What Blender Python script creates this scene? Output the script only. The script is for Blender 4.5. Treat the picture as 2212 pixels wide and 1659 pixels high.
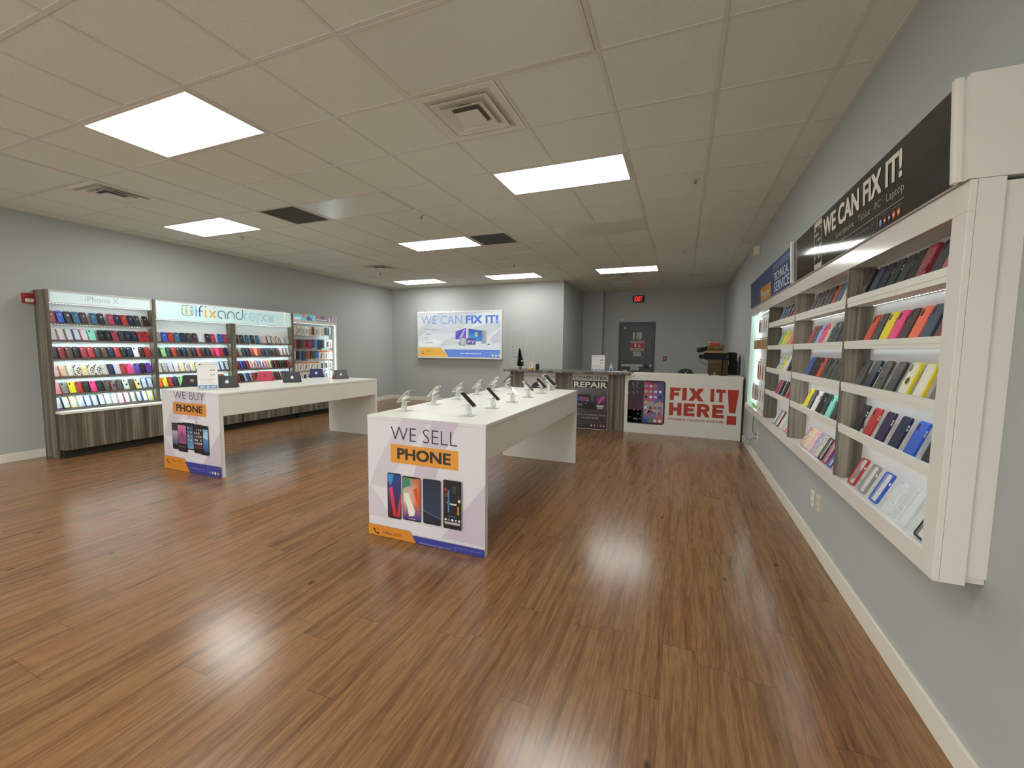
import bpy, bmesh, math, random
from mathutils import Vector, Matrix
random.seed(7)
for _o in list(bpy.data.objects): bpy.data.objects.remove(_o, do_unlink=True)
SC = bpy.context.scene
COL = SC.collection

# ------------------------------------------------------------------ camera, world, exposure
F_PX = 909.3
cam = bpy.data.cameras.new('camera'); cam_ob = bpy.data.objects.new('camera', cam); COL.objects.link(cam_ob)
cam.sensor_width = 36.0; cam.lens = 36.0*F_PX/2212.0; cam.clip_start = 0.02; cam.clip_end = 60
YAW, PIT, ROL = -0.38312, -0.08407, 0.01043
_f = Vector((math.sin(YAW)*math.cos(PIT), math.cos(YAW)*math.cos(PIT), math.sin(PIT)))
_r = Vector((math.cos(YAW), -math.sin(YAW), 0)); _u = _r.cross(_f)
_r2 = _r*math.cos(ROL)+_u*math.sin(ROL); _u2 = -_r*math.sin(ROL)+_u*math.cos(ROL)
_m = Matrix((_r2, _u2, -_f)).transposed().to_4x4(); _m.translation = Vector((1.7028, -1.7701, 1.4268))
cam_ob.matrix_world = _m
SC.camera = cam_ob
SC.view_settings.view_transform = 'Standard'; SC.view_settings.look = 'None'
SC.view_settings.exposure = 0.0; SC.view_settings.gamma = 1.0; SC.view_settings.use_curve_mapping = False
try:
    SC.cycles.use_denoising = True; SC.cycles.use_light_tree = True
    SC.cycles.max_bounces = 8; SC.cycles.diffuse_bounces = 5; SC.cycles.sample_clamp_indirect = 6
except Exception: pass
world = bpy.data.worlds.new('world'); SC.world = world; world.use_nodes = True
_wn = world.node_tree; _bg = _wn.nodes['Background']
_tc = _wn.nodes.new('ShaderNodeTexCoord'); _sx = _wn.nodes.new('ShaderNodeSeparateXYZ'); _wn.links.new(_tc.outputs['Generated'], _sx.inputs[0])
_wr = _wn.nodes.new('ShaderNodeValToRGB'); _wn.links.new(_sx.outputs[2], _wr.inputs[0])     # bright overcast sky over a darker street
_wr.color_ramp.elements[0].position = 0.0; _wr.color_ramp.elements[0].color = (0.55, 0.545, 0.50, 1)
_wr.color_ramp.elements[1].position = 0.12; _wr.color_ramp.elements[1].color = (1.0, 0.995, 0.94, 1)
_wn.links.new(_wr.outputs[0], _bg.inputs[0]); _bg.inputs[1].default_value = 3.4              # daylight through the shop front
LAMP = 14.5          # emission of the ceiling diffusers
LED = 24.0          # emission of the LED strips in the displays
LAMP_COL = (0.972, 1.0, 0.955)

T = 0.6096
XL, XR, YB, YA, YD, YF, H = -5.75, 2.642, 7.84, 9.95, 10.2, -4.0, 3.008
PI = math.pi

# ------------------------------------------------------------------ materials
def lin(c):
    c = c.lstrip('#'); v = [int(c[i:i+2], 16)/255 for i in (0, 2, 4)]
    return tuple(x/12.92 if x <= 0.04045 else ((x+0.055)/1.055)**2.4 for x in v)
MATS = {}
def newmat(name):
    m = bpy.data.materials.new(name); m.use_nodes = True
    nt = m.node_tree; return m, nt, nt.nodes['Principled BSDF']
def pm(hexc, rough=0.5, spec=0.5, metal=0.0, coat=0.0):
    k = (hexc, rough, spec, metal, coat)
    if k not in MATS:
        m, nt, b = newmat('plain_'+hexc.strip('#'))
        b.inputs['Base Color'].default_value = (*lin(hexc), 1); b.inputs['Roughness'].default_value = rough
        b.inputs['Specular IOR Level'].default_value = spec; b.inputs['Metallic'].default_value = metal
        b.inputs['Coat Weight'].default_value = coat
        MATS[k] = m
    return MATS[k]
def emat(hexc, strength, name='glow', rgb=None):
    k = ('e', hexc, strength, rgb)
    if k not in MATS:
        m = bpy.data.materials.new(name); m.use_nodes = True; nt = m.node_tree
        nt.nodes.clear(); e = nt.nodes.new('ShaderNodeEmission'); o = nt.nodes.new('ShaderNodeOutputMaterial')
        e.inputs[0].default_value = (*(rgb or lin(hexc)), 1); e.inputs[1].default_value = strength
        nt.links.new(e.outputs[0], o.inputs[0]); MATS[k] = m
    return MATS[k]
def clearmat(hexc, alpha=0.45, rough=0.15):
    k = ('c', hexc, alpha, rough)
    if k not in MATS:
        m, nt, b = newmat('clear_'+hexc.strip('#'))
        b.inputs['Base Color'].default_value = (*lin(hexc), 1); b.inputs['Roughness'].default_value = rough
        b.inputs['Alpha'].default_value = alpha; MATS[k] = m
    return MATS[k]
def N(nt, t, **kw):
    n = nt.nodes.new(t)
    for k, v in kw.items():
        if k in n.inputs.keys() if isinstance(k, str) else False: n.inputs[k].default_value = v
        else: setattr(n, k, v)
    return n
def mathn(nt, op, a, b=None, c=None):
    n = nt.nodes.new('ShaderNodeMath'); n.operation = op
    for i, v in enumerate((a, b, c)):
        if v is None: continue
        if isinstance(v, (int, float)): n.inputs[i].default_value = v
        else: nt.links.new(v, n.inputs[i])
    return n.outputs[0]
def ramp(nt, fac, stops, interp='LINEAR'):
    n = nt.nodes.new('ShaderNodeValToRGB'); n.color_ramp.interpolation = interp
    el = n.color_ramp.elements
    while len(el) < len(stops): el.new(0.5)
    for e, (p, c) in zip(el, stops):
        e.position = p; e.color = (*lin(c), 1)
    nt.links.new(fac, n.inputs[0]); return n.outputs[0]
def noise(nt, vec, scale, detail=3, rough=0.55):
    n = nt.nodes.new('ShaderNodeTexNoise'); n.inputs['Scale'].default_value = scale
    n.inputs['Detail'].default_value = detail; n.inputs['Roughness'].default_value = rough
    nt.links.new(vec, n.inputs['Vector']); return n.outputs[0]
def comb(nt, x, y, z):
    n = nt.nodes.new('ShaderNodeCombineXYZ')
    for i, v in enumerate((x, y, z)):
        if isinstance(v, (int, float)): n.inputs[i].default_value = v
        else: nt.links.new(v, n.inputs[i])
    return n.outputs[0]
def objxyz(nt):
    tc = nt.nodes.new('ShaderNodeTexCoord'); s = nt.nodes.new('ShaderNodeSeparateXYZ')
    nt.links.new(tc.outputs['Object'], s.inputs[0]); return tc.outputs['Object'], s.outputs[0], s.outputs[1], s.outputs[2]
def mixc(nt, fac, a, b, mode='MIX'):
    n = nt.nodes.new('ShaderNodeMix'); n.data_type = 'RGBA'; n.blend_type = mode
    for i, v in ((0, fac), (6, a), (7, b)):
        if isinstance(v, (int, float)): n.inputs[i].default_value = v
        elif isinstance(v, tuple): n.inputs[i].default_value = v
        else: nt.links.new(v, n.inputs[i])
    return n.outputs[2]
def bumpn(nt, b, h, strength, dist):
    n = nt.nodes.new('ShaderNodeBump'); n.inputs['Strength'].default_value = strength; n.inputs['Distance'].default_value = dist
    nt.links.new(h, n.inputs['Height']); nt.links.new(n.outputs[0], b.inputs['Normal'])

def floor_mat():
    m, nt, b = newmat('wood_plank_floor'); L = nt.links
    co, x, y, z = objxyz(nt)
    PW, PL = 0.152, 1.22
    wob = mathn(nt, 'MULTIPLY', mathn(nt, 'SUBTRACT', noise(nt, comb(nt, mathn(nt, 'MULTIPLY', x, 3.0), mathn(nt, 'MULTIPLY', y, 1.1), 0.0), 1.0, 3), 0.5), 0.07)
    xw = mathn(nt, 'ADD', x, wob)
    u = mathn(nt, 'DIVIDE', x, PW); row = mathn(nt, 'FLOOR', u); fu = mathn(nt, 'FRACT', u)
    wn = nt.nodes.new('ShaderNodeTexWhiteNoise'); wn.noise_dimensions = '1D'; L.new(row, wn.inputs['W'])
    v = mathn(nt, 'ADD', mathn(nt, 'DIVIDE', y, PL), mathn(nt, 'MULTIPLY', wn.outputs[0], 7.3))
    idx = mathn(nt, 'FLOOR', v); fv = mathn(nt, 'FRACT', v)
    w2 = nt.nodes.new('ShaderNodeTexWhiteNoise'); w2.noise_dimensions = '3D'; L.new(comb(nt, row, idx, 0.5), w2.inputs['Vector'])
    rnd = w2.outputs[0]
    zoff = mathn(nt, 'MULTIPLY', rnd, 37.0)
    # narrow printed strips inside a plank, then streaks, then fine grain
    strip = noise(nt, comb(nt, mathn(nt, 'MULTIPLY', xw, 24.0), mathn(nt, 'MULTIPLY', y, 1.0), zoff), 1.0, 3, 0.55)
    streak = noise(nt, comb(nt, mathn(nt, 'MULTIPLY', xw, 70.0), mathn(nt, 'MULTIPLY', y, 4.5), zoff), 1.0, 5, 0.66)
    grain = noise(nt, comb(nt, mathn(nt, 'MULTIPLY', x, 330.0), mathn(nt, 'MULTIPLY', y, 11.0), zoff), 1.0, 3, 0.6)
    tone = mathn(nt, 'ADD', mathn(nt, 'MULTIPLY', strip, 0.5), mathn(nt, 'MULTIPLY', streak, 0.5))
    tone = mathn(nt, 'ADD', tone, mathn(nt, 'MULTIPLY', mathn(nt, 'SUBTRACT', rnd, 0.5), 0.05))
    base = ramp(nt, tone, [(0.25, '#573c27'), (0.38, '#755438'), (0.47, '#876343'), (0.56, '#97734f'), (0.70, '#836043')])
    tint = ramp(nt, rnd, [(0.0, '#f3ece4'), (0.5, '#ffffff'), (1.0, '#ffefe2')])
    base = mixc(nt, 0.8, base, tint, 'MULTIPLY')
    dark = ramp(nt, grain, [(0.30, '#a4978b'), (0.50, '#ffffff')])
    base = mixc(nt, 0.5, base, dark, 'MULTIPLY')
    # knots
    vo = nt.nodes.new('ShaderNodeTexVoronoi'); vo.inputs['Scale'].default_value = 1.0
    L.new(comb(nt, mathn(nt, 'MULTIPLY', x, 4.4), mathn(nt, 'MULTIPLY', y, 2.2), zoff), vo.inputs['Vector'])
    kn = ramp(nt, vo.outputs['Distance'], [(0.0, '#2a180e'), (0.035, '#4a2f1d'), (0.075, '#ffffff')])
    base = mixc(nt, 0.75, base, kn, 'MULTIPLY')
    e1 = mathn(nt, 'LESS_THAN', fu, 0.012); e2 = mathn(nt, 'LESS_THAN', fv, 0.0022)
    edge = mathn(nt, 'MAXIMUM', e1, e2)
    base = mixc(nt, mathn(nt, 'MULTIPLY', edge, 0.55), base, (*lin('#2c1b10'), 1))
    L.new(base, b.inputs['Base Color'])
    rr = mathn(nt, 'ADD', mathn(nt, 'MULTIPLY', grain, 0.12), 0.15); L.new(rr, b.inputs['Roughness'])
    b.inputs['Specular IOR Level'].default_value = 0.5
    bumpn(nt, b, mathn(nt, 'SUBTRACT', mathn(nt, 'ADD', grain, streak), edge), 0.08, 0.001)
    return m
def wall_mat(name, hexc, rough=0.6):
    m, nt, b = newmat(name); co, x, y, z = objxyz(nt)
    n = noise(nt, co, 1.3, 3); c = mixc(nt, mathn(nt, 'MULTIPLY', n, 0.10), (*lin(hexc), 1), (*lin('#8f938f'), 1))
    nt.links.new(c, b.inputs['Base Color']); b.inputs['Roughness'].default_value = rough
    b.inputs['Specular IOR Level'].default_value = 0.3
    bumpn(nt, b, noise(nt, co, 140, 3), 0.12, 0.002); return m
def ceil_mat():
    m, nt, b = newmat('ceiling_tile'); co, x, y, z = objxyz(nt)
    n = noise(nt, co, 90, 4, 0.7); k = noise(nt, co, 420, 2, 0.7)
    c = ramp(nt, mathn(nt, 'ADD', mathn(nt, 'MULTIPLY', n, 0.5), mathn(nt, 'MULTIPLY', k, 0.5)), [(0.3, '#c0c2b8'), (0.46, '#dbdfd4'), (0.8, '#e1e5da')])
    nt.links.new(c, b.inputs['Base Color']); b.inputs['Roughness'].default_value = 0.9
    b.inputs['Specular IOR Level'].default_value = 0.1
    bumpn(nt, b, k, 0.3, 0.002); return m
def greywood(name='grey_wood_laminate', seed=0.0):
    m, nt, b = newmat(name); co, x, y, z = objxyz(nt)
    xy = mathn(nt, 'ADD', x, mathn(nt, 'MULTIPLY', y, 1.0))
    a = noise(nt, comb(nt, mathn(nt, 'MULTIPLY', xy, 15.0), seed, mathn(nt, 'MULTIPLY', z, 0.25)), 1.0, 2, 0.45)
    s = noise(nt, comb(nt, mathn(nt, 'MULTIPLY', xy, 55.0), seed, mathn(nt, 'MULTIPLY', z, 1.1)), 1.0, 4, 0.6)
    t = mathn(nt, 'ADD', mathn(nt, 'MULTIPLY', a, 0.62), mathn(nt, 'MULTIPLY', s, 0.38))
    c = ramp(nt, t, [(0.33, '#38322b'), (0.42, '#544c42'), (0.50, '#675f53'), (0.57, '#8d8475'), (0.66, '#5a5248')])
    nt.links.new(c, b.inputs['Base Color']); b.inputs['Roughness'].default_value = 0.5
    return m
def glitter_mat(c1, c2, scale=130):
    k = ('g', c1, c2, scale)
    if k not in MATS:
        m, nt, b = newmat('glitter'); co, x, y, z = objxyz(nt)
        n = noise(nt, co, scale, 2, 0.6)
        c = ramp(nt, n, [(0.38, c1), (0.5, '#e9e4da'), (0.62, c2)])
        nt.links.new(c, b.inputs['Base Color']); b.inputs['Roughness'].default_value = 0.25; MATS[k] = m
    return MATS[k]
def spot_mat(base, spot):
    k = ('s', base, spot)
    if k not in MATS:
        m, nt, b = newmat('spotted'); co, x, y, z = objxyz(nt)
        v = nt.nodes.new('ShaderNodeTexVoronoi'); v.inputs['Scale'].default_value = 38; nt.links.new(co, v.inputs['Vector'])
        c = ramp(nt, v.outputs['Distance'], [(0.36, spot), (0.42, base)])
        nt.links.new(c, b.inputs['Base Color']); b.inputs['Roughness'].default_value = 0.3; MATS[k] = m
    return MATS[k]
def attr_mat(name, rough=0.45, spec=0.5, emit=0.0, dim=1.0):
    m = bpy.data.materials.new(name); m.use_nodes = True; nt = m.node_tree; b = nt.nodes['Principled BSDF']
    a = nt.nodes.new('ShaderNodeAttribute'); a.attribute_name = 'Col'
    nt.links.new(a.outputs['Color'] if dim == 1.0 else mixc(nt, 1.0, a.outputs['Color'], (dim, dim, dim, 1), 'MULTIPLY'), b.inputs['Base Color'])
    b.inputs['Roughness'].default_value = rough; b.inputs['Specular IOR Level'].default_value = spec
    if emit:
        nt.links.new(a.outputs['Color'], b.inputs['Emission Color']); b.inputs['Emission Strength'].default_value = emit
    return m
M_FLOOR = floor_mat(); M_WALL = wall_mat('grey_wall_paint', '#b4b8b6'); M_CEIL = ceil_mat()
M_GRID = pm('#d2d0c8', 0.45); M_BASE = pm('#e6e1d6', 0.4)
M_WOOD = greywood(); M_WHITE = pm('#e8e6de', 0.38); M_WHITEG = pm('#e4e0da', 0.14, 0.5)
M_PRINT = attr_mat('printed_vinyl', 0.42); M_PRINTG = attr_mat('glossy_print', 0.07, 0.55); M_BACKLIT = attr_mat('backlit_print', 0.3, 0.4, 0.68, 0.22)
M_BACKLIT2 = attr_mat('backlit_header', 0.3, 0.4, 0.34)
M_LED = emat('#dff4ff', LED, 'led_light', (0.80, 0.95, 1.0)); M_LEDL = emat('#dff4fe', LED*2.6, 'led_light', (0.72, 0.95, 1.0)); M_LAMP = emat('#ffffff', LAMP, 'lamp_diffuser', LAMP_COL)

# ------------------------------------------------------------------ mesh builder
class MB:
    def __init__(s): s.v = []; s.f = []; s.m = []; s.c = []; s.xf = None
    def add(s, vs, fs, mi=0, col=None):
        o = len(s.v); s.v += [tuple(s.xf @ Vector(p)) if s.xf else tuple(p) for p in vs]
        for f in fs:
            s.f.append([i+o for i in f]); s.m.append(mi)
            if col is None: s.c.append([(1, 1, 1)]*len(f))
            elif isinstance(col, str): s.c.append([lin(col)]*len(f))
            elif isinstance(col[0], (list, str)) or (isinstance(col[0], tuple)): s.c.append([lin(col[i]) if isinstance(col[i], str) else col[i] for i in f])
            else: s.c.append([col]*len(f))
        return s
    def box(s, x0, y0, z0, x1, y1, z1, mi=0, col=None):
        vs = [(x, y, z) for x in (x0, x1) for y in (y0, y1) for z in (z0, z1)]
        return s.add(vs, [(0, 1, 3, 2), (4, 6, 7, 5), (0, 4, 5, 1), (2, 3, 7, 6), (0, 2, 6, 4), (1, 5, 7, 3)], mi, col)
    def prism(s, poly, a, b, axis='y', mi=0, col=None, inset=0.0, caps=True):
        # poly: 2-D points; extruded from a to b along axis; optional softened front (b side)
        def P(p, d):
            return {'y': (p[0], d, p[1]), 'z': (p[0], p[1], d), 'x': (d, p[0], p[1])}[axis]
        n = len(poly); rings = [(poly, a)]
        if inset:
            cx = sum(p[0] for p in poly)/n; cy = sum(p[1] for p in poly)/n
            w = max(abs(p[0]-cx) for p in poly); h = max(abs(p[1]-cy) for p in poly)
            ins = [(cx+(p[0]-cx)*(1-inset/w), cy+(p[1]-cy)*(1-inset/h)) for p in poly]
            sg = 1 if b > a else -1
            rings += [(poly, b-sg*inset), (ins, b)]
        else: rings += [(poly, b)]
        vs = [P(p, d) for r, d in rings for p in r]; fs = []
        for k in range(len(rings)-1):
            for i in range(n):
                j = (i+1) % n; fs.append((k*n+i, k*n+j, (k+1)*n+j, (k+1)*n+i))
        if caps: fs += [tuple(range(n)), tuple(reversed(range((len(rings)-1)*n, len(rings)*n)))]
        return s.add(vs, fs, mi, col)
    def lathe(s, prof, n=20, cx=0, cy=0, mi=0, col=None):
        vs = []; fs = []
        for r, z in prof:
            for i in range(n):
                a = 2*PI*i/n; vs.append((cx+r*math.cos(a), cy+r*math.sin(a), z))
        for k in range(len(prof)-1):
            for i in range(n):
                j = (i+1) % n; fs.append((k*n+i, k*n+j, (k+1)*n+j, (k+1)*n+i))
        fs += [tuple(reversed(range(n))), tuple(range((len(prof)-1)*n, len(prof)*n))]
        return s.add(vs, fs, mi, col)
    def tube(s, pts, r, n=8, mi=0, col=None):
        pts = [Vector(p) for p in pts]; vs = []; fs = []
        up = Vector((0.13, 0.31, 0.94))
        for k, p in enumerate(pts):
            d = (pts[min(k+1, len(pts)-1)]-pts[max(k-1, 0)]).normalized()
            a = d.cross(up); a = a.normalized() if a.length > 1e-4 else d.cross(Vector((1, 0, 0))).normalized()
            b = d.cross(a)
            rr = r[k] if isinstance(r, (list, tuple)) else r
            for i in range(n):
                t = 2*PI*i/n; vs.append(tuple(p+a*rr*math.cos(t)+b*rr*math.sin(t)))
        for k in range(len(pts)-1):
            for i in range(n):
                j = (i+1) % n; fs.append((k*n+i, k*n+j, (k+1)*n+j, (k+1)*n+i))
        fs += [tuple(range(n)), tuple(reversed(range((len(pts)-1)*n, len(pts)*n)))]
        return s.add(vs, fs, mi, col)
    def mesh(s, name, mats):
        me = bpy.data.meshes.new(name); me.from_pydata(s.v, [], s.f); me.update()
        if not isinstance(mats, (list, tuple)): mats = [mats]
        for m in mats: me.materials.append(m)
        me.polygons.foreach_set('material_index', s.m)
        ca = me.color_attributes.new('Col', 'FLOAT_COLOR', 'CORNER')
        flat = []
        for f in s.c:
            for c in f: flat += [c[0], c[1], c[2], 1.0]
        ca.data.foreach_set('color', flat)
        bm = bmesh.new(); bm.from_mesh(me); bmesh.ops.recalc_face_normals(bm, faces=bm.faces); bm.to_mesh(me); bm.free()
        return me
    def build(s, name, mats, parent=None, bevel=0, smooth=False, fixn=True):
        me = s.mesh(name, mats); o = bpy.data.objects.new(name, me); COL.objects.link(o)
        if parent: o.parent = parent
        if smooth:
            for p in me.polygons: p.use_smooth = True
        if bevel:
            b = o.modifiers.new('bevel', 'BEVEL'); b.width = bevel; b.segments = 2; b.limit_method = 'ANGLE'; b.angle_limit = 0.7
        return o
def rrect(w, h, r, n=4, cx=0, cy=0):
    out = []
    for qx, qy, a0 in ((1, 1, 0), (-1, 1, 90), (-1, -1, 180), (1, -1, 270)):
        for k in range(n+1):
            a = math.radians(a0+90*k/n); out.append((cx+qx*(w/2-r)+r*math.cos(a), cy+qy*(h/2-r)+r*math.sin(a)))
    return out
def circ(cx, cy, r, n=20, ry=None):
    return [(cx+r*math.cos(2*PI*i/n), cy+(ry or r)*math.sin(2*PI*i/n)) for i in range(n)]
def empty(name, loc, rz=0.0):
    o = bpy.data.objects.new(name, None); COL.objects.link(o); o.location = loc; o.rotation_euler = (0, 0, rz)
    o.empty_display_size = 0.05; return o
def tag(o, label, cat, group=None, kind=None):
    o['label'] = label; o['category'] = cat
    if group: o['group'] = group
    if kind: o['kind'] = kind
    return o
def struct(o): o['kind'] = 'structure'; return o
def rotbox(mb, x0, y0, z0, x1, y1, z1, rot, org, mi=0, col=None):
    mb.xf = Matrix.Translation(org) @ rot; mb.box(x0, y0, z0, x1, y1, z1, mi, col); mb.xf = None

# ------------------------------------------------------------------ printed art: flat shapes on a plane facing local -y
TXT = {}
def text_geo(s, bold):
    k = (s, bold)
    if k not in TXT:
        cu = bpy.data.curves.new('t', 'FONT'); cu.body = s; cu.size = 1.0; cu.fill_mode = 'FRONT'; cu.resolution_u = 3
        cu.offset = bold
        ob = bpy.data.objects.new('t', cu); COL.objects.link(ob)
        dg = bpy.context.evaluated_depsgraph_get(); me = bpy.data.meshes.new_from_object(ob.evaluated_get(dg))
        vs = [(v.co.x, v.co.y) for v in me.vertices]; fs = [tuple(p.vertices) for p in me.polygons]
        bpy.data.objects.remove(ob); bpy.data.curves.remove(cu); bpy.data.meshes.remove(me)
        x0 = min(v[0] for v in vs); x1 = max(v[0] for v in vs); y0 = min(v[1] for v in vs); y1 = max(v[1] for v in vs)
        TXT[k] = ([((x-x0)/max(x1-x0, 1e-6), (y-y0)/max(y1-y0, 1e-6)) for x, y in vs], fs, (x1-x0)/(y1-y0))
    return TXT[k]
class Art:
    def __init__(s, y=0.0, step=0.0005, mi=0, mb=None): s.mb = mb or MB(); s.y = y; s.k = 1; s.step = step; s.mi = mi
    def up(s): s.k += 1; return s
    def poly(s, pts, col):
        y = s.y-s.k*s.step
        s.mb.add([(p[0], y, p[1]) for p in pts], [tuple(range(len(pts)))], s.mi, col); return s
    def rect(s, x0, z0, x1, z1, col): return s.poly([(x0, z0), (x1, z0), (x1, z1), (x0, z1)], col)
    def grad(s, x0, z0, x1, z1, cb, ct): return s.poly([(x0, z0), (x1, z0), (x1, z1), (x0, z1)], [cb, cb, ct, ct])
    def rr(s, x0, z0, x1, z1, r, col): return s.poly(rrect(x1-x0, z1-z0, r, 4, (x0+x1)/2, (z0+z1)/2), col)
    def circ(s, x, z, r, col, n=16): return s.poly(circ(x, z, r, n), col)
    def text(s, t, x0, z0, z1, col, x1=None, bold=0.0, align='l'):
        vs, fs, asp = text_geo(t, min(bold, 0.0)); h = z1-z0; w = (x1-x0) if x1 is not None else asp*h
        d = max(bold, 0.0)*h*1.1          # heavier weights are overprinted with small shifts
        for k, (dx, dz) in enumerate([(0, 0)] if d == 0 else [(-d, -d*0.6), (d, -d*0.6), (-d, d*0.6), (d, d*0.6), (0, 0)]):
            y = s.y-s.k*s.step-k*0.00004; fx = (w-2*d)/w; fz = (h-1.2*d)/h
            s.mb.add([(x0+d+a*w*fx+dx, y, z0+0.6*d+b*h*fz+dz) for a, b in vs], fs, s.mi, col)
        return s
    def block(s, t, x0, z0, x1, z1, col, gap=0.14):     # very heavy grotesque capitals
        G = {'F': [[(0, 0), (.38, 0), (.38, .36), (.88, .36), (.88, .62), (.38, .62), (.38, .74), (1, .74), (1, 1), (0, 1)]],
             'I': [[(0, 0), (1, 0), (1, 1), (0, 1)]],
             'X': [[(0, 0), (.34, 0), (.5, .27), (.66, 0), (1, 0), (.70, .5), (1, 1), (.66, 1), (.5, .73), (.34, 1), (0, 1), (.30, .5)]],
             'T': [[(.33, 0), (.67, 0), (.67, .74), (1, .74), (1, 1), (0, 1), (0, .74), (.33, .74)]],
             'H': [[(0, 0), (.33, 0), (.33, .37), (.67, .37), (.67, 0), (1, 0), (1, 1), (.67, 1), (.67, .63), (.33, .63), (.33, 1), (0, 1)]],
             'E': [[(0, 0), (1, 0), (1, .25), (.37, .25), (.37, .38), (.92, .38), (.92, .62), (.37, .62), (.37, .75), (1, .75), (1, 1), (0, 1)]],
             'R': [[(0, 0), (.33, 0), (.33, .36), (.44, .36), (.64, 0), (1, 0), (.76, .40), (.90, .50), (.95, .66), (.92, .84), (.80, .96), (.62, 1), (0, 1), (0, .78), (.56, .78), (.64, .68), (.56, .59), (.33, .59), (.33, .78), (0, .78)]]}
        wd = {'I': 0.36, ' ': 0.42, 'F': 0.84, 'T': 0.92, 'E': 0.88, 'X': 1.2, 'H': 1.0, 'R': 1.02}
        tot = sum(wd[c] for c in t)+gap*(len(t)-1); u = (x1-x0)/tot; x = x0
        for c in t:
            for pl in G.get(c, []): s.poly([(x+p[0]*wd[c]*u, z0+p[1]*(z1-z0)) for p in pl], col)
            x += (wd[c]+gap)*u
        return s
    def ring(s, x, z, r0, r1, col, a0=0, a1=360, n=16):
        for i in range(n):
            t0 = math.radians(a0+(a1-a0)*i/n); t1 = math.radians(a0+(a1-a0)*(i+1)/n)
            s.poly([(x+r0*math.cos(t0), z+r0*math.sin(t0)), (x+r1*math.cos(t0), z+r1*math.sin(t0)), (x+r1*math.cos(t1), z+r1*math.sin(t1)), (x+r0*math.cos(t1), z+r0*math.sin(t1))], col)
        return s
def swoosh(a, x0, z0, x1, z1, c1, c2):
    W, Hh = x1-x0, z1-z0
    def pt(u, v): return (x0+u*W, z0+v*Hh)
    def band(fn0, fn1, col, n=20, v0=0.0, v1=1.0):
        for i in range(n):
            va = v0+(v1-v0)*i/n; vb = v0+(v1-v0)*(i+1)/n
            q = [max(0, min(1, t)) for t in (fn0(va), fn1(va), fn1(vb), fn0(vb))]
            a.poly([pt(q[0], va), pt(q[1], va), pt(q[2], vb), pt(q[3], vb)], col)
    band(lambda v: 0.02+0.62*max(0, v-0.42)**1.3+0.0, lambda v: 0.16+0.75*max(0, v-0.38)**1.25, c1, v0=0.42)
    a.up(); band(lambda v: 0.38+0.35*max(0, v-0.3)**1.6, lambda v: 0.55+0.42*max(0, v-0.3)**1.5, c2, v0=0.45)
    a.up(); band(lambda v: 1.0-0.75*max(0, 0.55-v)**1.0, lambda v: 1.0, c2, v0=0.08, v1=0.55)
    band(lambda v: 0.0, lambda v: 0.62*max(0, 0.42-v)**0.8, c1, v0=0.16, v1=0.42); a.up()
def phone_icon(a, x, z, s, col):   # small handset glyph
    a.ring(x+s*0.9, z+s*1.0, s*0.72, s*1.0, col, 180, 285, 8)
    a.circ(x+s*0.06, z+s*0.95, s*0.24, col, 10); a.circ(x+s*1.12, z+s*0.12, s*0.22, col, 10)
    a.ring(x+s*0.6, z+s*0.75, s*0.42, s*0.5, col, 10, 80, 5); a.ring(x+s*0.6, z+s*0.75, s*0.68, s*0.76, col, 10, 80, 5)
def socials(a, x, z, r, d, cols):
    for i, c in enumerate(cols): a.circ(x+i*d, z, r, c)
    a.up()
    for i, c in enumerate(cols):
        if i == 0: a.text('f', x-r*0.25, z-r*0.7, z+r*0.7, '#ffffff')
        else: a.circ(x+i*d, z, r*0.4, '#f4f4f4', 8)

# ------------------------------------------------------------------ room shell
mb = MB().box(XL-0.1, YF-0.1, -0.1, XR+0.1, YD+0.1, 0.0); struct(mb.build('floor', M_FLOOR))
mb = MB().box(XL-0.1, YF-0.1, H+0.008, XR+0.1, YD+0.1, H+0.1); struct(mb.build('ceiling', M_CEIL))
struct(MB().box(XL-0.1, YF-0.1, 0, XL, YB+0.1, H+0.008).build('wall_left', M_WALL))
struct(MB().box(XR, YF-0.1, 0, XR+0.1, YD+0.1, H+0.008).build('wall_right', M_WALL))
struct(MB().box(XL, YF-0.1, 0, XR, YF, 0.12).box(XL, YF-0.1, 2.72, XR, YF, H+0.008).box(XL, YF-0.1, 0.12, XL+0.25, YF, 2.72).box(XR-0.25, YF-0.1, 0.12, XR, YF, 2.72).build('wall_front', M_WALL))
_w = bpy.data.objects.new('window_1', None); COL.objects.link(_w); struct(_w)
_f = MB()
for _k in range(6):
    _x = XL+0.25+(XR-XL-0.5)*_k/5; _f.box(_x-0.025, YF-0.08, 0.12, _x+0.025, YF-0.02, 2.72)
_f.box(XL+0.25, YF-0.08, 0.12, XR-0.25, YF-0.02, 0.17).box(XL+0.25, YF-0.08, 2.67, XR-0.25, YF-0.02, 2.72)
_f.build('window_frame', pm('#3a3a3c', 0.4), _w)
MB().box(XL+0.26, YF-0.055, 0.16, XR-0.26, YF-0.049, 2.68).build('window_pane', clearmat('#eef4f4', 0.05, 0.02), _w)
struct(MB().box(XL, YB, 0, -0.9, YB+0.1, H+0.008).build('wall_back', M_WALL))
mb = MB().box(-1.0, YB+0.1, 0, -0.9, YA, H+0.008); struct(mb.build('wall_return', M_WALL))
mb = MB().box(-1.0, YA, 0, -0.36, YA+0.1, H+0.008).box(-0.46, YA+0.1, 0, -0.36, YD, H+0.008); struct(mb.build('wall_alcove', M_WALL))
struct(MB().box(-0.46, YD, 0, XR, YD+0.1, H+0.008).build('wall_rear', M_WALL))
def baseboard(name, x0, y0, x1, y1):
    struct(MB().box(x0, y0, 0, x1, y1, 0.105).build(name, M_BASE, bevel=0.003))
baseboard('baseboard_left', XL, YF, XL+0.014, 0.89); baseboard('baseboard_left.001', XL, 5.54, XL+0.014, YB)
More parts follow.
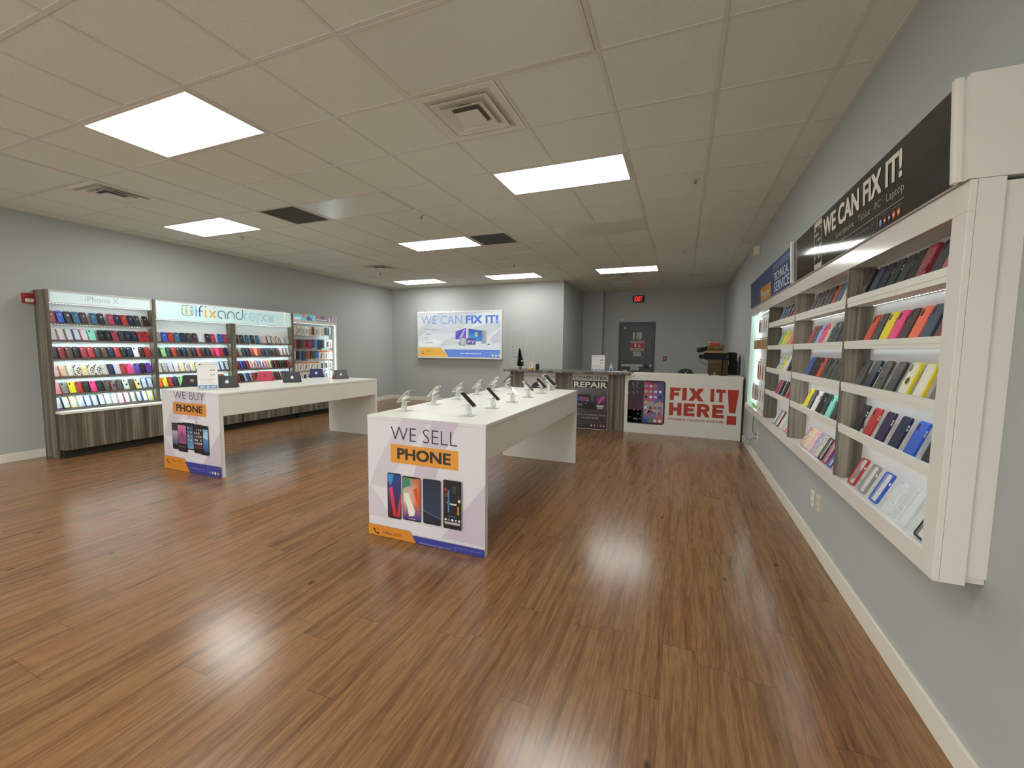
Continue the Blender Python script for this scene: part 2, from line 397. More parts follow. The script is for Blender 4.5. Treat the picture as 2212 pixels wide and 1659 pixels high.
baseboard('baseboard_back', XL+0.014, YB-0.014, -0.9, YB); baseboard('baseboard_right', XR-0.014, YF, XR, 5.68)
baseboard('baseboard_rear', 1.02, YD-0.014, XR-0.014, YD)
# T-bar grid
g = MB(); bw = 0.012
PANELS = [(-4, 0), (0, 3), (-4, 6), (-8, 3), (0, 11), (-8, 11), (-4, 11), (0, 0), (-4, 3), (0, 6), (-8, 0), (-8, 6), (0, 14), (0, -3), (-8, -3)]
OPEN = {(c+1, r) for c, r in PANELS}       # bar segments a 2x4 panel interrupts
i0, i1 = int(math.floor(XL/T)), int(math.ceil(XR/T)); j0, j1 = int(math.floor(YF/T)), int(math.ceil(YD/T))
for i in range(i0, i1+1):
    x = i*T
    if XL+0.05 < x < XR-0.05:
        ye = YD if x > -0.8 else YB; st = YF
        for j in range(j0, j1+1):
            if (i, j) in OPEN:
                g.box(x-bw, st, H+0.004, x+bw, j*T-bw, H+0.0085); st = (j+1)*T+bw
        g.box(x-bw, st, H+0.004, x+bw, ye, H+0.0085)
for j in range(j0, j1+1):
    y = j*T
    if YF+0.05 < y < YD-0.05: g.box(XL if y < YB else -0.9, y-bw, H+0.0044, XR, y+bw, H+0.0085)
g.box(XR-0.022, YF, H, XR, YD, H+0.008).box(XL, YF, H, XL+0.022, YB, H+0.008).box(XL, YB-0.022, H, -0.9, YB, H+0.008)
struct(g.build('trim_1', M_GRID))

# ------------------------------------------------------------------ ceiling fixtures
def cell_thing(name, ci, cj, label, cat, group=None):
    return tag(empty(name, (ci*T, cj*T, H)), label, cat, group)
def ceiling_light(ci, cj, lit, label):
    t = cell_thing('ceiling_light', ci, cj, label, 'light', 'ceiling light panels')
    w, d = 2*T-2*bw-0.004, T-2*bw-0.004; ox, oy = bw+0.002, bw+0.002
    f = MB(); r = 0.022
    for a in ((0, 0, w, r), (0, d-r, w, d), (0, r, r, d-r), (w-r, r, w, d-r)): f.box(ox+a[0], oy+a[1], 0.0005, ox+a[2], oy+a[3], 0.0075)
    f.build('frame', pm('#d5cfc4', 0.45), t)
    MB().box(ox+r, oy+r, 0.003, ox+w-r, oy+d-r, 0.0075).build('diffuser', M_LAMP if lit else pm('#d6dad0', 0.3), t)
    return t
for ci, cj, lit, lb in (
    (-4, 0, 1, 'large lit ceiling light panel nearest the left wall shelves, in the upper left'),
    (0, 3, 1, 'lit ceiling light panel above the nearer white phone table, right of centre'),
    (-4, 6, 1, 'lit ceiling light panel touching the smaller dark return grille'),
    (-8, 3, 1, 'lit ceiling light panel near the left wall above the bright shop sign'),
    (0, 11, 1, 'lit ceiling light panel above the reception counter, farthest right'),
    (-8, 11, 1, 'lit ceiling light panel closest to the far left room corner'),
    (-4, 11, 1, 'lit ceiling light panel before the back wall, above the lit repair sign'),
    (0, 0, 0, 'unlit ceiling light panel with white frame next to the nearest square air diffuser'),
    (-4, 3, 0, 'unlit ceiling light panel beside the larger dark return grille'),
    (0, 6, 0, 'unlit grey ceiling light panel between the two lit panels on the right'),
    (-8, 0, 0, 'unlit ceiling light panel cut off by the left edge of the photo'),
    (-8, 6, 0, 'unlit ceiling light panel high above the far left shelves'),
    (0, 14, 0, 'unlit dim ceiling light panel in front of the exit sign'),
    (0, -3, 1, 'lit ceiling light panel over the camera, outside the photo'),
    (-8, -3, 1, 'lit ceiling light panel behind the camera on the left, outside the photo')):
    ceiling_light(ci, cj, lit, lb)
def vent(ci, cj, label):
    t = cell_thing('air_diffuser', ci, cj, label, 'vent', 'square supply air diffusers')
    o = bw+0.002; s = T-2*o
    def ringm(a, b, z0, z1, m, name):     # square louvre: outer half-size a low edge, inner half-size b high edge
        c = T/2; mbx = MB(); n = 4
        pts = [(1, 1), (-1, 1), (-1, -1), (1, -1)]
        vs = [(c+a*px, c+a*py, z0) for px, py in pts]+[(c+b*px, c+b*py, z1) for px, py in pts]+[(c+a*px, c+a*py, z0+0.003) for px, py in pts]+[(c+b*px, c+b*py, z1+0.003) for px, py in pts]
        fs = []
        for i in range(4):
            j = (i+1) % 4; fs += [(i, j, 4+j, 4+i), (8+i, 12+i, 12+j, 8+j), (i, 8+i, 8+j, j), (4+i, 4+j, 12+j, 12+i)]
        mbx.add(vs, fs); return mbx.build(name, m, t)
    W = pm('#e4e1d8', 0.4)
    ringm(s/2, s/2-0.055, 0.0005, 0.0035, W, 'frame')
    MB().box(T/2-0.24, T/2-0.24, 0.005, T/2+0.24, T/2+0.24, 0.0072).build('backing', pm('#c2beb3', 0.7), t)
    MB().prism(circ(T/2, T/2, 0.13, 24), 0.003, 0.0049, 'z').build('duct_opening', pm('#3a3833', 0.8), t)
    ringm(0.205, 0.165, -0.010, 0.002, W, 'louvre'); ringm(0.145, 0.105, -0.017, 0.0, W, 'louvre')
    MB().box(T/2-0.088, T/2-0.088, -0.022, T/2+0.088, T/2+0.088, -0.019).build('louvre', W, t)
    f = MB(); n = 8; hs = s/2-0.01
    vs = []; fs = []
    for i in range(n+1):
        for j in range(n+1):
            u, v = i/n*2-1, j/n*2-1
            e = max(abs(u), abs(v)); zz = -0.002-0.028*(1-e**3)+random.uniform(-0.004, 0.004)*(e < 1)
            vs.append((T/2+u*hs, T/2+v*hs, zz))
    for i in range(n):
        for j in range(n): k = i*(n+1)+j; fs.append((k, k+1, k+n+2, k+n+1))
    f.add(vs, fs); f.build('plastic_film', clearmat('#d8d4c8', 0.12, 0.08), t)
vent(0, 1, 'plastic wrapped square air diffuser, largest, beside the big unlit light panel')
vent(-7, 1, 'square air diffuser above the left shelves, near the photo left edge')
vent(-7, 8, 'small square air diffuser above the far end of the left wall')
vent(0, 12, 'square air diffuser behind the farthest right lit ceiling panel')
def grille(ci, cj, label):
    t = cell_thing('return_grille', ci, cj, label, 'vent', 'dark return air grilles')
    o = bw+0.002; s = T-2*o; f = MB(); r = 0.02
    for a in ((0, 0, s, r), (0, s-r, s, s), (0, r, r, s-r), (s-r, r, s, s-r)): f.box(o+a[0], o+a[1], 0.0005, o+a[2], o+a[3], 0.0075)
    f.build('frame', pm('#cfc8bb', 0.45), t)
    m = MB().box(o+r, o+r, 0.0055, o+s-r, o+s-r, 0.0075, 0)
    k = 24
    for i in range(1, k):
        p = o+r+(s-2*r)*i/k; m.box(p-0.004, o+r, 0.002, p+0.004, o+s-r, 0.0055, 1); m.box(o+r, p-0.002, 0.0035, o+s-r, p+0.002, 0.0055, 1)
    m.build('grille', [pm('#24231f', 0.8), pm('#5e5b53', 0.6)], t)
grille(-5, 3, 'dark square return grille on the ceiling, the larger one left of centre')
grille(-2, 6, 'dark square return grille beside a lit panel, the smaller one')
for (a, b, lb) in ((2.87, 4.30, 'ceiling sprinkler head nearest the right wall display sign'), (2.73, 9.23, 'small ceiling sprinkler head farther along the right wall'), (-2.18, 9.49, 'small ceiling sprinkler head in front of the back wall lit panel'),
                   (-7.17, 9.33, 'ceiling sprinkler head below the far left air diffuser'), (-2.1, 4.35, 'ceiling sprinkler head between the unlit panel and the centre light'), (-7.14, 4.28, 'ceiling sprinkler head right of the left wall light panel'), (-0.67, 14.5, 'ceiling sprinkler head in the dim alcove before the exit door')):
    t = tag(empty('sprinkler_head', (a*T, b*T, H+0.008)), lb, 'sprinkler', 'ceiling sprinkler heads')
    MB().lathe([(0.035, 0.0), (0.036, -0.004), (0.02, -0.012), (0.008, -0.013)], 16).build('escutcheon', pm('#c9c3b7', 0.35), t, smooth=True)
    m = MB().tube([(0.009, 0, -0.012), (0.012, 0, -0.03), (0.004, 0, -0.042)], 0.0022, 6).tube([(-0.009, 0, -0.012), (-0.012, 0, -0.03), (-0.004, 0, -0.042)], 0.0022, 6).lathe([(0.004, -0.012), (0.004, -0.04)], 8)
    m.build('frame_arm', pm('#8f8a80', 0.3, metal=0.7), t); MB().lathe([(0.004, -0.04), (0.016, -0.043), (0.016, -0.045), (0.003, -0.046)], 14).build('deflector', pm('#8f8a80', 0.3, metal=0.7), t)

# ------------------------------------------------------------------ display tables
def we_poster(kind):
    W, Hh = 0.985, 0.918
    dz = 0.0 if kind == 'SELL' else 0.073
    a = Art(-0.0005)
    a.rect(0.0, 0.004, W, Hh, '#e0dce2'); a.up()
    swoosh(a, 0, 0.004, W, Hh, '#d2cbd6', '#cdc2cf')
    if kind == 'SELL':
        a.text('WE SELL', 0.215, 0.750, 0.850, '#262022', 0.77, bold=-0.016); a.rect(0.212, 0.582, 0.777, 0.719, '#e39a3c'); a.up()
        a.text('PHONE', 0.27, 0.612, 0.696, '#2a2220', 0.72, bold=0.05)
        def ph(x0, z0, x1, z1, bez, r=0.014):
            a.rr(x0, z0, x1, z1, r, '#c9c6c8'); a.up(); a.rr(x0+0.004, z0+0.004, x1-0.004, z1-0.004, r, bez); a.up()
        ph(0.175, 0.152, 0.306, 0.505, '#16121a')
        a.grad(0.183, 0.168, 0.300, 0.492, '#4a1220', '#2b3f8c'); a.up()
        a.poly([(0.190, 0.38), (0.222, 0.40), (0.262, 0.172), (0.232, 0.172)], ['#d8456a', '#e0507a', '#c9302f', '#b5242c'])
        a.poly([(0.262, 0.172), (0.290, 0.172), (0.300, 0.32), (0.296, 0.36)], ['#c9302f', '#c43434', '#e0486a', '#d23a5a']); a.poly([(0.183, 0.44), (0.21, 0.40), (0.24, 0.492), (0.183, 0.492)], '#3a8fd0')
        a.up(); ph(0.311, 0.16, 0.478, 0.497, '#101018')
        a.poly([(0.320, 0.172), (0.468, 0.172), (0.468, 0.30), (0.320, 0.30)], ['#2a2a86', '#3a3a9a', '#c87a50', '#e8b890']); a.poly([(0.320, 0.30), (0.468, 0.30), (0.468, 0.485), (0.320, 0.485)], ['#e8d8c8', '#d85a28', '#c85a30', '#4a9a78']); a.up()
        a.poly([(0.325, 0.36), (0.365, 0.37), (0.425, 0.24), (0.415, 0.205), (0.37, 0.195), (0.36, 0.25)], '#efe9e4'); a.poly([(0.410, 0.40), (0.440, 0.42), (0.462, 0.33), (0.462, 0.26), (0.44, 0.30)], '#d9552a'); a.poly([(0.32, 0.40), (0.39, 0.43), (0.37, 0.485), (0.32, 0.485)], '#3f8a6a'); a.up()
        a.rr(0.355, 0.482, 0.432, 0.492, 0.004, '#101018'); a.rect(0.365, 0.178, 0.425, 0.181, '#f4f4f4'); a.up()
        ph(0.490, 0.162, 0.646, 0.50, '#0e0e16')
        a.grad(0.495, 0.18, 0.641, 0.488, '#33405a', '#1a1f3c'); a.up(); a.poly([(0.495, 0.26), (0.56, 0.235), (0.641, 0.215), (0.641, 0.18), (0.495, 0.18)], '#1e2634'); a.poly([(0.495, 0.268), (0.56, 0.242), (0.641, 0.220), (0.641, 0.213), (0.56, 0.232), (0.495, 0.258)], '#6a7890'); a.up()
        ph(0.659, 0.158, 0.812, 0.514, '#14100f', 0.01)
        a.rect(0.665, 0.185, 0.806, 0.488, '#1a1614'); a.up()
        for (x, z, w, h, c) in ((0.70, 0.28, 0.012, 0.16, '#4a86b8'), (0.674, 0.43, 0.016, 0.02, '#b83a2a'), (0.72, 0.335, 0.05, 0.012, '#d8d2c0'), (0.69, 0.345, 0.03, 0.006, '#c9b890'), (0.775, 0.27, 0.014, 0.06, '#c08a30'), (0.735, 0.42, 0.03, 0.05, '#3a3a42'), (0.68, 0.39, 0.02, 0.03, '#7a3a2a'), (0.78, 0.36, 0.02, 0.02, '#e0d8c8'), (0.70, 0.25, 0.06, 0.006, '#5a7a9a')): a.rect(x, z, x+w, z+h, c)
        a.rr(0.672, 0.195, 0.798, 0.212, 0.008, '#b9b2b4')
        for i in range(5): a.circ(0.682+i*0.027, 0.227, 0.009, ('#e8e8e8', '#8a8f98', '#f0eeea', '#c8c0a8', '#e4e4e4')[i], 10)
    else:
        a.text('WE BUY', 0.225, 0.828, 0.908, '#463f46', 0.752, bold=-0.014); a.rect(0.203, 0.652, 0.770, 0.788, '#dd8f3e'); a.up()
        a.text('PHONE', 0.262, 0.686, 0.765, '#3a2c1c', 0.714, bold=0.05)
        a.rr(0.355, 0.545, 0.575, 0.61, 0.008, '#eceaee'); a.up()
        def ph(x0, z0, x1, z1, r=0.02):
            a.rr(x0, z0, x1, z1, r, '#15121a'); a.up()
        ph(0.162, 0.246, 0.30, 0.548, 0.008); a.grad(0.168, 0.30, 0.27, 0.46, '#30445e', '#b9b4bc'); a.rect(0.168, 0.47, 0.27, 0.535, '#3a3a42'); a.up(); ph(0.355, 0.262, 0.57, 0.565, 0.012)
        a.grad(0.432, 0.275, 0.55, 0.545, '#6a9ac8', '#1e2440'); a.up()
        for i in range(2):
            for j in range(4): a.rr(0.445+i*0.048, 0.50-j*0.045, 0.462+i*0.048, 0.518-j*0.045, 0.003, ('#d8dce0', '#9aa0a8', '#e8e4d8', '#c8b890')[(i+j) % 4])
        a.up(); ph(0.266, 0.227, 0.430, 0.556); a.grad(0.275, 0.32, 0.420, 0.53, '#7a3a72', '#d878a8'); a.up()
        a.poly([(0.29, 0.40), (0.345, 0.47), (0.40, 0.41), (0.42, 0.33), (0.28, 0.33)], '#8a4a7a'); a.rect(0.275, 0.255, 0.42, 0.32, '#241a24'); a.up()
        for i in range(4): a.circ(0.30+i*0.03, 0.285, 0.006, '#b8b0b8', 8); a.circ(0.32+i*0.025, 0.335, 0.005, '#d8d4d8', 8)
        a.up(); ph(0.66, 0.226, 0.80, 0.554); a.grad(0.69, 0.265, 0.795, 0.515, '#2a4a9a', '#78b0d8'); a.up(); a.poly([(0.71, 0.42), (0.74, 0.50), (0.79, 0.48), (0.79, 0.40)], '#a8d4e8')
        a.up(); ph(0.548, 0.236, 0.710, 0.560); a.grad(0.560, 0.29, 0.700, 0.51, '#5a3038', '#181a28'); a.up()
        for i in range(4):
            for j in range(5):
                if (i*3+j*5) % 7: a.rr(0.566+i*0.034, 0.49-j*0.038, 0.586+i*0.034, 0.51-j*0.038, 0.004, ('#e8e8ea', '#c0ccd4', '#b05a5a', '#d8c89a', '#9ab4c8')[(i*2+j) % 5])
    a.rect(0.0, 0.8945, W, 0.8965, '#bdb6bd')
    z1 = 0.085+dz*0.95
    a.up(); a.up()
    a.poly([(0.004, 0.004), (0.43+dz*0.4, 0.004), (0.375-dz*0.2, z1), (0.004, z1)], '#d98a2b')
    zb = 0.058+dz*0.88
    a.poly([(0.436+dz*0.4, 0.004), (W, 0.004), (W, zb), (0.403-dz*0.3, zb)], '#3b3f96'); a.up()
    phone_icon(a, 0.058, 0.018+dz*0.75, 0.034, '#3a1e12')
    a.text('CALL', 0.137, 0.027+dz, 0.048+dz, '#3a2416', 0.225, bold=0.02); a.text('NOW', 0.236, 0.027+dz, 0.048+dz, '#4a3018', 0.312)
    if kind == 'BUY': a.text('(305) 342 30 11', 0.137, 0.048, 0.064, '#a86a24', 0.33)
    a.text('www.ifixandrepair.com', 0.46, 0.006+dz*0.62, 0.022+dz*0.62, '#aab0e0', 0.72)
    a.rect(0.757, 0.006+dz*0.3, 0.76, 0.042+dz*0.8, '#8a90d0'); a.text('Follow us on social media', 0.775, 0.028+dz*0.85, 0.04+dz*0.85, '#7a80c8', 0.965)
    if kind == 'BUY': socials(a, 0.80, 0.045, 0.017, 0.045, ['#3b5998', '#8a9a8a', '#c8d4e0', '#d85a4a'])
    return a.mb
def table(x0, y0, L, kind, label):
    W, Z = 0.985, 0.92
    t = tag(empty('display_table', (x0, y0, 0)), label, 'table', 'white display tables')
    MB().box(-0.003, 0.003, Z-0.024, W+0.003, L, Z).build('tabletop', M_WHITE, t, bevel=0.002)
    ep = MB().box(0, 0.004, 0, W, 0.04, Z-0.0245).build('end_panel', M_WHITE, t, bevel=0.0015)
    MB().box(0, L-0.04, 0, W, L-0.002, Z-0.0245).build('end_panel', M_WHITE, t, bevel=0.0015)
    for x in (0.0, W-0.022): MB().box(x+0.001, 0.041, Z-0.25, x+0.021, L-0.041, Z-0.0245).build('apron', M_WHITE, t)
    p = we_poster(kind).build('poster', M_PRINT, ep); p.location = (0, 0.001, 0)
    p['label'] = 'printed vinyl poster reading WE %s PHONE' % kind
    return t
table(-0.475, 0.73, 2.64, 'SELL', 'white display table in the centre with the WE SELL PHONE poster on its end')
table(-3.825, 1.18, 2.50, 'BUY', 'white display table in front of the left wall shelves with the WE BUY PHONE poster')
TZ = 0.9205

# ------------------------------------------------------------------ phones on acrylic stands
ACR = clearmat('#e9eeec', 0.38, 0.08); ACRW = pm('#e6e5e0', 0.25)
def phone_stand(x, y, side, i, body, label_s, label_p, tab=False):
    rz = 0 if side > 0 else PI     # local +x = the way the screen faces
    t = tag(empty('security_stand', (x, y, TZ), rz), label_s, 'stand', 'acrylic security stands on the centre table')
    MB().prism(rrect(0.11, 0.09, 0.012), 0, 0.004, 'z').build('base_plate', ACR, t)
    if tab:
        for dy in (-0.035, 0.035): MB().box(-0.012, dy-0.012, 0.004, 0.022, dy+0.012, 0.075).build('post', ACRW, t)
    else: MB().prism(rrect(0.024, 0.036, 0.004), 0.004, 0.075, 'z').build('post', ACR, t)
    MB().prism(rrect(0.07, 0.06, 0.008, 4, -0.004, 0), 0.0755, 0.081, 'z').build('platform', ACRW if tab else clearmat('#e4e8e6', 0.7, 0.1), t)
    tilt = math.radians(43)
    rot = Matrix.Rotation(tilt, 4, 'Y')
    org = Vector((0.006, 0, 0.122))
    hb = MB(); hb.xf = Matrix.Translation(org) @ rot
    hb.box(-0.030, -0.022, -0.034, 0.030, 0.022, -0.0095); hb.xf = None
    hb.build('holder', ACRW, t, bevel=0.004)
    p0 = org+rot.to_3x3() @ Vector((0.032, 0, -0.02))
    if not tab:
        S = org+rot.to_3x3() @ Vector((0.044, 0, -0.030))
        pts = [(S.x-0.004, 0.0, S.z+0.004), (S.x+0.006, 0.002, S.z-0.022), (S.x+0.009, 0.004, S.z-0.045), (S.x+0.001, 0.006, S.z-0.060), (S.x-0.012, 0.006, S.z-0.060), (S.x-0.022, 0.004, S.z-0.042), (S.x-0.028, 0.002, S.z-0.016), (S.x-0.034, 0.0, S.z+0.002)]
        sm = []
        for k in range(len(pts)-1):
            A, B = Vector(pts[k]), Vector(pts[k+1]); Pm = Vector(pts[max(k-1, 0)]); Nx = Vector(pts[min(k+2, len(pts)-1)])
            for q in range(4):
                u = q/4; sm.append(0.5*((2*A)+(-Pm+B)*u+(2*Pm-5*A+4*B-Nx)*u*u+(-Pm+3*A-3*B+Nx)*u**3))
        sm.append(Vector(pts[-1])); MB().tube(sm, 0.0042, 8).build('cable', pm('#dfe1dc', 0.35), t, smooth=True)
    ph = tag(empty('tablet' if tab else 'display_phone', (x, y, TZ), rz), label_p, 'tablet' if tab else 'phone', None if tab else 'phones on the centre table')
    L, W = (0.205, 0.155) if tab else (0.145, 0.070)
    org2 = org+rot.to_3x3() @ Vector((0.0, 0, 0.0))
    c0, scr, back = body
    m = MB(); m.xf = Matrix.Translation(org2) @ rot
    m.prism(rrect(L, W, 0.009), -0.0090, -0.0012, 'z', 0, None, 0.001); m.xf = None
    pb = m.build('body', pm(back, 0.22), ph, smooth=False)
    m = MB(); m.xf = Matrix.Translation(org2) @ rot
    ins = 0.026 if tab else 0.003
    m.prism(rrect(L-ins, W-(0.016 if tab else 0.005), 0.006), -0.0012, 0.0002, 'z'); m.xf = None
    m.build('screen', pm(scr, 0.08, 0.5), ph)
    if not tab:
        m = MB(); m.xf = Matrix.Translation(org2) @ rot
        m.prism(rrect(0.020, 0.012, 0.004, 3, -L/2+0.018, -W/2+0.016), -0.0105, -0.0091, 'z'); m.xf = None
        m.build('camera_bump', pm('#2a2b2e', 0.2), pb)
ORD = ['first', 'second', 'third', 'fourth', 'fifth', 'sixth']
for k in range(6):
    y = 1.0+0.443*k
    phone_stand(-0.335-0.006*k, y, -1, k, (0, '#1a1a1c', ['#b9bfbb', '#d9dccb', '#c3c6c4', '#cfcfcc', '#dad8d2', '#4a4c4e'][k]),
                'clear acrylic phone stand, %s from the poster end in the left-facing row' % ORD[k],
                '%s phone on a stand facing left, %s from the poster end' % (['silver', 'pale gold', 'silver grey', 'light silver', 'whitish', 'dark grey'][k], ORD[k]))
    if k < 5: phone_stand(0.225, y+0.015, 1, k, (0, ['#26221f', '#241f1e', '#2c2728', '#4a4d4c', '#211d1c'][k], ['#dcdcdc', '#d8d8d8', '#f0f0ef', '#e8e8e8', '#3a3a3c'][k]),
                'clear acrylic phone stand, %s from the poster end in the right-facing row' % ORD[k],
                '%s phone on a stand facing right, %s from the poster end' % (['black screened silver', 'black screened grey', 'white edged black', 'grey screened white', 'all black'][k], ORD[k]))
phone_stand(0.19, 3.225, 1, 5, (0, '#3f4443', '#e4e4df'), 'white two-legged tablet stand at the far end of the centre table', 'white framed tablet tilted on a stand at the far end of the centre table', True)

# ------------------------------------------------------------------ tablets in folio covers on the left table
def folio(x, y, deg, cover, back, logo, label, logo_apple=True):
    t = tag(empty('tablet', (x, y, TZ), math.radians(deg)), label, 'tablet', 'tablets in stand-up folio covers on the left table')
    W, Hh = 0.195, 0.148; al = math.radians(-24)
    rot = Matrix.Rotation(al, 4, 'X')
    MB().prism([(-0.099, -0.008), (0.099, -0.008), (0.108, 0.16), (-0.108, 0.16)], 0, 0.004, 'z').build('cover_base', pm(cover, 0.65), t)
    org = Vector((0, 0.012, 0.0045))
    m = MB(); m.xf = Matrix.Translation(org) @ rot
    m.prism(rrect(W, Hh, 0.012, 4, 0, Hh/2), 0.010, 0.0, 'y', 0, None, 0.0015); m.xf = None
    tb = m.build('tablet_back', pm(back, 0.5), t)
    m = MB()   # side gussets of the folded folio
    h = Hh*0.62
    for sx in (-1, 1):
        x0 = sx*(W/2-0.004); x1 = sx*(W/2+0.022)
        top = org+rot.to_3x3() @ Vector((x0, 0.012, Hh*0.72))
        m.add([(x0, org.y+0.012, 0.0045), (x1, 0.03, 0.0045), (x1, 0.13, 0.0045), tuple(top)], [(0, 1, 3), (1, 2, 3), (0, 3, 2), (0, 2, 1)])
    m.build('cover_fold', pm(cover, 0.65), t)
    a = Art(-0.0004, 0.0004); cz = Hh*0.48; a.circ(0, cz, 0.020, logo, 20)
    a.up()
    if logo_apple: a.circ(0.019, cz+0.004, 0.007, back, 10); a.poly([(0.0, cz+0.020), (0.003, cz+0.029), (0.009, cz+0.031), (0.006, cz+0.022)], logo)
    else: a.poly([(-0.02, cz), (0.0, cz-0.02), (0.018, cz+0.01)], cover)
    am = a.mb; am.v = [tuple(Matrix.Translation(org) @ rot @ Vector(p)) for p in am.v]; am.build('logo', M_PRINT, tb)
folio(-3.86, 1.52, 42, '#202022', '#242427', '#e6bfa8', 'black folio tablet with a pale round logo, left of the white price sign', False)
folio(-3.36, 1.62, 50, '#5c1e28', '#39393b', '#eeeeee', 'dark grey tablet in a dark red cover, just right of the white price sign')
folio(-3.90, 2.52, 34, '#b8344c', '#c13c54', '#6a2430', 'pink red folio tablet standing on the left table', False)
folio(-3.34, 2.52, 48, '#232a44', '#3b3d42', '#f2f2f2', 'dark grey tablet in a navy cover, between the pink and the navy ones')
folio(-3.86, 3.42, 40, '#1e2450', '#222a58', '#d8dce8', 'navy folio tablet near the far end of the left table')
folio(-3.26, 3.36, 56, '#7c2430', '#54545a', '#c8c8cc', 'grey tablet in a red cover at the far right end of the left table')

def price_sign(x, y, z, deg, label, w=0.155, h=0.235):
    t = tag(empty('price_sign', (x, y, z), math.radians(deg)), label, 'sign', 'white upright price signs')
    MB().box(-w/2, -0.04, 0, w/2, 0.04, 0.003).build('foot', ACR, t)
    MB().box(-w/2, -0.003, 0.0035, w/2, 0.003, h).build('holder', clearmat('#eef2f2', 0.6, 0.08), t)
    a = Art(-0.0034, 0.0004); a.rect(-w/2+0.003, 0.006, w/2-0.003, h-0.004, '#eeebec'); a.up()
    a.rect(-w/2+0.006, 0.008, w/2-0.006, 0.15*h, '#6f93b8'); a.up(); a.text('GET $5 OFF', -w*0.40, 0.045*h, 0.115*h, '#ffffff', w*0.40, bold=0.02)
    a.rr(-w*0.40, h*0.885, -w*0.32, h*0.935, 0.002, '#444444'); a.text('ifixandrepair', -w*0.30, h*0.885, h*0.935, '#9a98a4', w*0.42)
    for zz, xe in ((0.36, 0.36), (0.30, 0.22), (0.22, 0.36)): a.rect(-w*0.40, zz*h, w*xe, zz*h+0.012*h, '#a09ea0')   # lines too small to read
    for k in range(2): a.circ(w*0.18+k*w*0.13, h*0.70, w*0.04, '#3a3a3a', 10); a.ring(w*0.18+k*w*0.13, h*0.53, w*0.02, w*0.04, '#5a5a5a', n=10)
    a.mb.build('sign_face', M_PRINT, t)
price_sign(-3.38, 1.42, TZ, 45, 'white GET $5 OFF sign standing on the left table', 0.20, 0.315)

# ------------------------------------------------------------------ phone cases
CN = {'bk': ('black', '#1d1d1f'), 'dg': ('dark grey', '#343636'), 'gr': ('grey', '#85857f'), 'nv': ('navy', '#1a2140'), 'bl': ('blue', '#2f57bd'), 'tl': ('teal', '#2b6488'),
      'pl': ('plum', '#4a2838'), 'bu': ('burgundy', '#963348'), 'rd': ('red', '#ab302e'), 'dr': ('dark red', '#86272e'), 'br': ('brown', '#52402f'), 'hp': ('hot pink', '#ee3a80'),
      'rs': ('rose', '#a83a58'), 'pu': ('purple', '#6d3daa'), 'dp': ('dark purple', '#2a1f42'), 'wh': ('white', '#e6e2e2'), 'ye': ('yellow', '#ead71e'), 'mi': ('mint', '#86dac8'),
      'gn': ('light green', '#93c383'), 'co': ('coral', '#f76c4c'), 'lp': ('light pink', '#ec93a0'), 'lv': ('lavender', '#a9a8dc'), 'sk': ('sky blue', '#a5d3ea'), 'or': ('orange', '#d98f3e'),
      'gd': ('gold', '#d9b84e'), 'be': ('beige', '#d3bda4'), 'dn': ('dark green', '#25352f'), 'ol': ('olive grey', '#4e4b40'), 'pe': ('peach', '#f0a878'), 'or2': ('orange red', '#d2452a'),
      'cl': ('clear', '#dfe6e6'), 'sl': ('slate', '#39445c'), 'db': ('dark brown', '#38221f'), 'du': ('dusty pink', '#a24f6c'), 'ma': ('maroon red', '#8e3440')}
CW, CH, CT = 0.074, 0.150, 0.0115
CASE = {}
